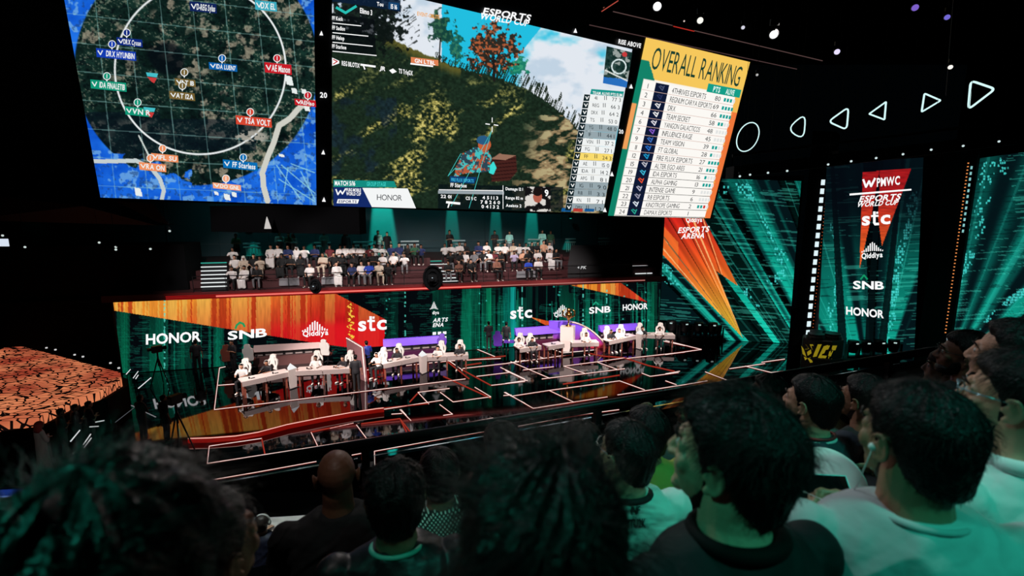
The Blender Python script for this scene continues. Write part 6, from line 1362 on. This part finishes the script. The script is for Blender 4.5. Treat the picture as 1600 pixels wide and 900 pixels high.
def glasses(r, fg, mat, lens=True):
    MH = fg['MH']; m = MB(); m.smooth = True
    for sx in (-1, 1):
        m.tube([MH @ Vector((sx*(.033+.024*math.cos(t)), .104-.010*abs(math.cos(t)), .0+.018*math.sin(t))) for t in [i*math.pi/8 for i in range(16)]], .0018, 6, closed=True)
        m.tube([MH @ Vector(q) for q in ((sx*.057, .096, .006), (sx*.075, .05, .006), (sx*.082, .0, .006), (sx*.08, -.012, -.006))], .002, 6)
    m.tube([MH @ Vector(q) for q in ((-.009, .105, .003), (0, .108, .006), (.009, .105, .003))], .0018, 6); return m.build('glasses', mat, r, False)
cl = lambda n, c, r_=.85, b=.35, s=14: pbr(n, c, r_, bump=b, bscale=s)
BLK = cl('shirt_black', (16, 17, 20)); GH = pbr('hair_greying', (92, 84, 82), .45, bump=.4, bscale=160); BRH = pbr('hair_dark_brown', (9, 7, 7), .33, spec=.45, bump=.35, bscale=160)
a1 = near(180, 915, .50, .25, .2, 'person with tousled dark hair closest to the camera at lower left, out of focus', BLK, 0, htop=.034, hside=.024, strands=2600, slen=.06, amp=.008, seed=11, wild=.02, hairmat=BRH)
b1 = near(322, 858, .95, .1, -.3, 'person with short greying hair and reddish ear at lower left behind the blurred head', cl('jersey_dark_teal', (16, 44, 50)), 0, htop=.016, hside=.010, strands=1200, slen=.03, seed=12, hairmat=GH, srad=.0007)
d_ = near(526, 741, 2.0, .35, .36, 'bald person in plain black top in front of the glass railing', BLK, 2, bald=True, wide=1.12)
e1 = near(618, 776, 1.5, .22, .22, 'person with short curly black hair in black jersey with mint collar', cl('jersey_black_sheen', (14, 22, 26), .45), 1, htop=.018, hside=.010, strands=2600, slen=.022, amp=.006, seed=14, f=16, wild=.012)
collar(e1[0], e1[1], pbr('mint', (70, 190, 170), .6), rad=.0075, zz=.04)
dots = bpy.data.materials.new('dotted_teal_cloth'); dots.use_nodes = True; nt = dots.node_tree; bs = nt.nodes['Principled BSDF']; bs.inputs['Roughness'].default_value = .8; tc = nt.nodes.new('ShaderNodeTexCoord'); mp = nt.nodes.new('ShaderNodeMapping'); mp.inputs['Rotation'].default_value = (0, .785, 0); vm = nt.nodes.new('ShaderNodeVectorMath'); vm.operation = 'SCALE'; vm.inputs[3].default_value = 78; fr_ = nt.nodes.new('ShaderNodeVectorMath'); fr_.operation = 'FRACTION'; sb = nt.nodes.new('ShaderNodeVectorMath'); sb.operation = 'SUBTRACT'; sb.inputs[1].default_value = (.5, .5, .5); ml = nt.nodes.new('ShaderNodeVectorMath'); ml.operation = 'MULTIPLY'; ml.inputs[1].default_value = (1, 0, 1); ln = nt.nodes.new('ShaderNodeVectorMath'); ln.operation = 'LENGTH'; lt = nt.nodes.new('ShaderNodeMath'); lt.operation = 'LESS_THAN'; lt.inputs[1].default_value = .30
for x, y in ((tc.outputs['Object'], mp.inputs[0]), (mp.outputs[0], vm.inputs[0]), (vm.outputs[0], fr_.inputs[0]), (fr_.outputs[0], sb.inputs[0]), (sb.outputs[0], ml.inputs[0]), (ml.outputs[0], ln.inputs[0]), (ln.outputs['Value'], lt.inputs[0])): nt.links.new(x, y)
mx = nt.nodes.new('ShaderNodeMix'); mx.data_type = 'RGBA'; mx.inputs[6].default_value = lin(10, 36, 34); mx.inputs[7].default_value = lin(196, 226, 218); nt.links.new(lt.outputs[0], mx.inputs[0]); nt.links.new(mx.outputs[2], bs.inputs['Base Color'])
f1 = near(686, 739, 2.2, .3, .3, 'person with dark hair in dotted green and white shirt', dots, 1, htop=.02, hside=.012, strands=900, slen=.03, seed=15)
g1 = near(783, 694, 2.5, .3, .3, 'person with black hair half hidden behind the big central head', BLK, 1, htop=.024, hside=.014, strands=700, slen=.035, seed=16, vox=.012)
h1 = near(833, 842, .62, .2, .1, 'person with thick swept dark hair filling the bottom centre, out of focus', BLK, 0, hr=.22, htop=.030, hside=.020, strands=4200, slen=.075, amp=.007, seed=17, wild=.012, hairmat=BRH, n=140)
i1 = near(906, 698, 2.1, .3, .3, 'person with short curly black hair left of the one in glasses and white jersey', BLK, 1, htop=.018, hside=.012, strands=1200, slen=.02, seed=18, f=15, wild=.01)
j1 = near(978, 706, 1.75, .2, .58, 'person with glasses in white jersey lettered VITU2K', cl('jersey_mint_white', (206, 226, 220), .7), 0, htop=.022, hside=.010, strands=1500, slen=.035, seed=19, hp=.1)
glasses(j1[0], j1[1], pbr('frame_silver', (190, 190, 190), .3, metal=.8)); collar(j1[0], j1[1], pbr('collar_black', (12, 12, 14), .8), rad=.011, zz=.04)
tr1 = tree_of(j1[2]['top']); decal.last = 1.8
decal(tr1, [('t', 'INF', (986, 804), (1000, 803), 12.5, .5), ('t', 'VITU2K', (975, 826), (1009, 824), 14, .5)], [pbr('print_black', (14, 18, 22), .7)], j1[0], 'back_lettering', .006)
k1 = near(1008, 673, 2.25, .3, .5, 'person in yellow-green shirt beyond the one in glasses', cl('shirt_lime', (160, 150, 66)), 1, htop=.02, hside=.013, strands=700, slen=.03, seed=20, vox=.01)
l1 = near(1086, 646, 2.9, .45, 1.05, 'bearded person in grey-green shirt raising a fist to the chin', cl('shirt_grey_green', (92, 108, 104)), 1, arms='up', htop=.014, hside=.009, strands=600, slen=.02, seed=21, vox=.009)
m1 = near(1137, 712, .90, .3, .78, 'young person with thick black hair in dark green jacket, face in profile at centre right', pbr('jacket_dark_green', (7, 24, 25), .7, spec=.15, bump=.3, bscale=14), 0, hp=.12, htop=.030, hside=.015, strands=5200, slen=.045, amp=.006, seed=22, vox=.0065, n=150, wild=.006)
collar(m1[0], m1[1], pbr('jacket_collar', (4, 9, 9), .8, spec=.1), rad=.015, zz=.045, rx=.078, ry=.076)
n1 = near(1266, 627, 2.1, .3, .55, 'person with black hair and slate shirt looking left below the yellow crate', cl('shirt_slate', (44, 56, 66)), 0, htop=.02, hside=.012, strands=900, slen=.03, seed=23, vox=.009)
collar(n1[0], n1[1], pbr('lanyard_red', (150, 30, 34), .6), 'lanyard', .006, .045, .08, .074); collar(n1[0], n1[1], pbr('lanyard_white', (200, 200, 200), .6), 'collar', .006, .03, .083, .077)
o1 = near(1350, 623, 2.25, .2, .4, 'person with short black hair in black top seen from behind right of the yellow crate', BLK, 1, htop=.018, hside=.008, strands=700, slen=.02, seed=24, vox=.01)
WTR = cl('trousers_white', (216, 232, 228), .8, .25, 10)
kneeW = (at_d(1286, 760, 1.62), at_d(1205, 905, 1.75))
p1 = near(1428, 684, .98, -.2, .12, 'person with black hair, earphones and pale grey T-shirt holding a phone', cl('tee_pale_grey', (168, 178, 178), .85, .3, 12), 1, hp=.02, htop=.018, hside=.009, strands=3200, slen=.032, amp=.004, seed=25, vox=.0065, n=130, arms='phone', legs=WTR, knee=kneeW, wide=1.08)
collar(p1[0], p1[1], cl('tee_neckband', (150, 162, 162)), 'neckband', .007, .035, .082, .076)
m = MB(); m.smooth = True
kl = [Vector(v) for v in kneeW]; RR = Matrix.Rotation(-p1[0].rotation_euler.z, 3, 'Z'); kk = [RR @ (q-p1[0].location) for q in kl]; q = MB(); q.cap((-.09, .05, .52), kk[0], .125, .125); q.cap(kk[0], kk[1], .128, .11); q.ell(kk[0], .13); 
link('loose_trouser_leg', remesh(q, .012, 8), WTR, p1[0], False)
# earphone and wire
ew = p1[1]['MH']; m = MB(); m.smooth = True; ec = ew @ Vector((-.084, .006, -.018)); m.ell(ec, .0085); wl = p1[1]['wr'][0]
m.tube([ec, ec+Vector((-.004, .004, -.03)), ec+Vector((-.01, .02, -.10)), ec+Vector((-.02, .07, -.18)), Vector(wl)+Vector((0, .05, .05)), Vector(wl)+Vector((.04, .09, .02))], .0014, 6); m.build('earphone', pbr('plastic_white', (220, 224, 224), .4), p1[0], False)
# the phone is a thing of its own, held in both hands
W_ = p1[1]['wr']; pc_ = p1[0].location+Matrix.Rotation(p1[0].rotation_euler.z, 3, 'Z') @ ((Vector(W_[0])+Vector(W_[1]))/2+Vector((-.0, .10, .035)))
r = thing('phone', 'black smartphone held by the person in the pale grey T-shirt', 'phone', pc_, p1[0].rotation_euler.z); r.rotation_euler = (.75, 0, r.rotation_euler.z+.1)
m = MB(); m.box((0, 0, 0), (.155, .076, .008)); m.build('phone_case', pbr('phone_silver', (110, 112, 116), .3, metal=.6), r, False); m = MB(); m.box((0, 0, .005), (.148, .070, .003)); m.build('phone_screen', pbr('phone_glass', (6, 6, 8), .05), r, False)
q1 = near(1590, 622, 1.15, .15, .55, 'person with glasses and white collared shirt at the right edge', cl('shirt_white', (214, 222, 220), .8, .3, 12), 0, hp=.03, htop=.022, hside=.013, strands=1800, slen=.04, seed=26, vox=.007, wide=1.05)
glasses(q1[0], q1[1], pbr('frame_clear', (150, 180, 190), .2, metal=.6)); collar(q1[0], q1[1], cl('collar_white', (220, 224, 224)), 'collar', .020, .038, .080, .076)
r1 = near(1580, 556, 1.6, .3, .6, 'person with high forehead and black hair in profile at the upper right edge', BLK, 0, htop=.026, hside=.014, strands=1200, slen=.04, seed=27, vox=.009, hl=.012)
s1 = near(1478, 575, 3.0, .4, .85, 'person wearing a black cap in profile beyond the railing end', BLK, 3, htop=.014, hside=.012, seed=28, vox=.012)
m = MB(); m.smooth = True; m.loft([(0, -.012, .035, .087, .108), (0, -.012, .07, .084, .104), (0, -.012, .105, .06, .076), (0, -.012, .122, .01, .012)], 18); xf(m, 0, s1[1]['MH']); m.build('cap', pbr('cap_black', (8, 8, 10), .7), s1[0], False)
t1 = near(1507, 553, 2.35, .4, .9, 'bearded person with glasses partly hidden by the person at the upper right edge', BLK, 2, htop=.018, hside=.012, seed=29, vox=.012); glasses(t1[0], t1[1], CB)
u1_ = near(1198, 612, 3.1, .4, .9, 'small dark-haired head beyond the young person in the green jacket', BLK, 1, htop=.02, hside=.012, seed=30, vox=.014)
v1_ = near(1308, 632, 3.0, .4, .6, 'person in striped white top beyond the slate-shirted one', cl('shirt_stripe', (190, 184, 180)), 0, htop=.016, hside=.01, seed=31, vox=.014)
# beard for the fist man and the hidden one
for rr, fg in ((l1[0], l1[1]), (t1[0], t1[1])):
    m = MB(); m.smooth = True; m.ell((0, .045, -.088), (.053, .052, .034)); m.ell((.045, .02, -.06), (.018, .03, .04)); m.ell((-.045, .02, -.06), (.018, .03, .04)); xf(m, 0, fg['MH']); m.build('beard', HAIR, rr, False)
# lit phone / tablet raised at right
c = at_d(1497, 541, 3.2); r = thing('raised_tablet', 'raised tablet screen showing the game beside the upper right heads', 'screen', c); pl_ = Plane(c, (CAM-c)); 
def tab_fn(X, Y, U, V):
    C = np.zeros(X.shape+(3,)); C[:] = (40, 66, 60); mixc(C, U > .62, (30, 36, 34)); mixc(C, sst(.5, .6, fbm(X*.3, Y*.3, 5))*(V < .8), (120, 170, 90)); mixc(C, (V < .15), (90, 150, 160)); mixc(C, (U < .14) & ((V*9) % 1 > .4), (190, 190, 190)); return C
led_screen('screen_picture', pl_, [(1479, 526), (1520, 516), (1522, 552), (1480, 560)], 60, 50, tab_fn, r, .003)
m = MB(); m.prism([pl_.P(x, y) for x, y in ((1477.5, 524.5), (1521.5, 514), (1523.5, 554), (1478.5, 562))], -pl_.n*.02); m.build('case', CB, r)
m = MB(); m.tube([c+Vector((.05, .02, -.05)), c+Vector((.12, .02, -.4)), Vector((c.x+.12, c.y, F3))], .02, 6); m.build('stand', CB, r)
# ================================================================ lower desk seen between the heads at lower left
PZ = 2.55; r = thing('lower_platform', 'black lower platform in front of the near stand', 'platform', on_z(420, 860, PZ))
m = MB(); c = on_z(420, 850, PZ); m.box((c.x, c.y, PZ/2), (7, 3.0, PZ)); m.build('block', black, r)
r = thing('commentary_desk', 'white desk lit brightly between the heads at lower left', 'desk', on_z(440, 850, PZ)); dz = PZ+.75
q = [on_z(360, 812, dz), on_z(560, 800, dz), on_z(575, 848, dz), on_z(366, 862, dz)]; m = MB(); m.prism([p-Vector((0, 0, .05)) for p in q], (0, 0, .05)); m.build('desk_top', DW, r)
for p in q: m = MB(); pp2 = p.lerp(sum(q, Vector())/4, .12); m.tube([Vector((pp2.x, pp2.y, PZ)), pp2-Vector((0, 0, .05))], .03, 6); m.build('leg', CB, r)
m = MB(); m.box(on_z(392, 815, dz)+Vector((0, 0, .04)), (.16, .1, .08)); m.build('console', CB, r)
spot('desk_spot', (-3.5, 5.2, 9.5), (q[1]+q[3])/2, 1300, (1, .95, .9), 26, .5)
cp = on_z(409, 814, PZ+1.22); lc_ = Vector((cp.x, cp.y-.05, PZ)); fg = figure('sit', .014, True, arms='desk', lean=.1); rr = thing('person', 'person with headphones in dark jersey with white sleeves at the white commentary desk', 'person', lc_, .15)
link('body', fg['body'], SKIN[0], rr, False); link('shirt', fg['top'], pbr('jersey_navy', (24, 26, 50), .6), rr, False); link('trousers', fg['legs'], TR_, rr, False); link('shoes', fg['shoes'], CW, rr, False); link('hair', hair_mesh(fg['MH'], .024, .014, 44, .006, n=60, strands=400, slen=.03), pbr('hair_brown', (44, 32, 28), .5), rr, False); 
m = MB(); m.smooth = True; m.tube([fg['MH'] @ Vector((.1*math.cos(t), -.005, .03+.1*math.sin(t))) for t in [i*math.pi/12 for i in range(13)]], .012, 8)
for sx in (-1, 1): m.ell(fg['MH'] @ Vector((sx*.095, 0, 0)), (.02, .036, .04))
m.build('headphones', CW, rr, False)
gaming_chair(Vector((cp.x-.5, cp.y-.35, PZ)), .1, 'tan gaming chair beside the commentary desk', pbr('chair_tan', (176, 140, 116), .5), pbr('chair_tan', (176, 140, 116), .5), None)
# small blue laptop at the lower left edge
c = at_d(10, 790, 2.6); r = thing('laptop', 'small laptop with a dim blue screen at the lower left edge', 'laptop', c); m = MB(); m.box((0, 0, 0), (.30, .012, .19)); r.rotation_euler = (-.3, 0, .1); m.build('lid', CB, r, False); m = MB(); m.box((0, -.008, 0), (.28, .004, .17)); m.build('screen', emi((24, 48, 120), 1.0), r, False); m = MB(); m.box((0, -.12, -.10), (.30, .22, .015)); m.build('keyboard_base', CB, r, False)
m = MB()
for i in range(3): m.box((-.02, -.011, .05-.03*i), (.14-.03*i, .003, .006))
m.build('screen_lines', emi((120, 150, 220), 1.0), r, False)
m = MB(); cc_ = c+Vector((0, -.05, -.11)); t = thing('laptop_stand', 'black stand under the laptop at the lower left edge', 'stand', (c.x, c.y, F3)); m.box((cc_.x, cc_.y-.06, cc_.z-.03), (.4, .3, .02)); m.box((cc_.x, cc_.y-.06, (cc_.z+F3)/2-.02), (.08, .08, cc_.z-F3-.04)); m.build('table', black, t)

# each shoe as a part of its own
cache = {}
for o in [o for o in bpy.data.objects if o.name.split('.')[0] == 'shoes']:
    me = o.data
    if me.name not in cache:
        n = len(me.vertices); V = [v.co[:] for v in me.vertices]; Fs = [tuple(p.vertices) for p in me.polygons]; h = n//2; hv = []
        for lo, hi in ((0, h), (h, n)):
            m2 = bpy.data.meshes.new('shoe'); m2.from_pydata(V[lo:hi], [], [tuple(i-lo for i in f_) for f_ in Fs if lo <= min(f_) and max(f_) < hi]); m2.polygons.foreach_set('use_smooth', [True]*len(m2.polygons)); m2.materials.append(CB); hv.append(m2)
        cache[me.name] = hv
    mt = o.material_slots[0].material
    for m2 in cache[me.name]:
        q = bpy.data.objects.new('shoe', m2); COL.objects.link(q); q.parent = o.parent; q.material_slots[0].link = 'OBJECT'; q.material_slots[0].material = mt
    bpy.data.objects.remove(o)
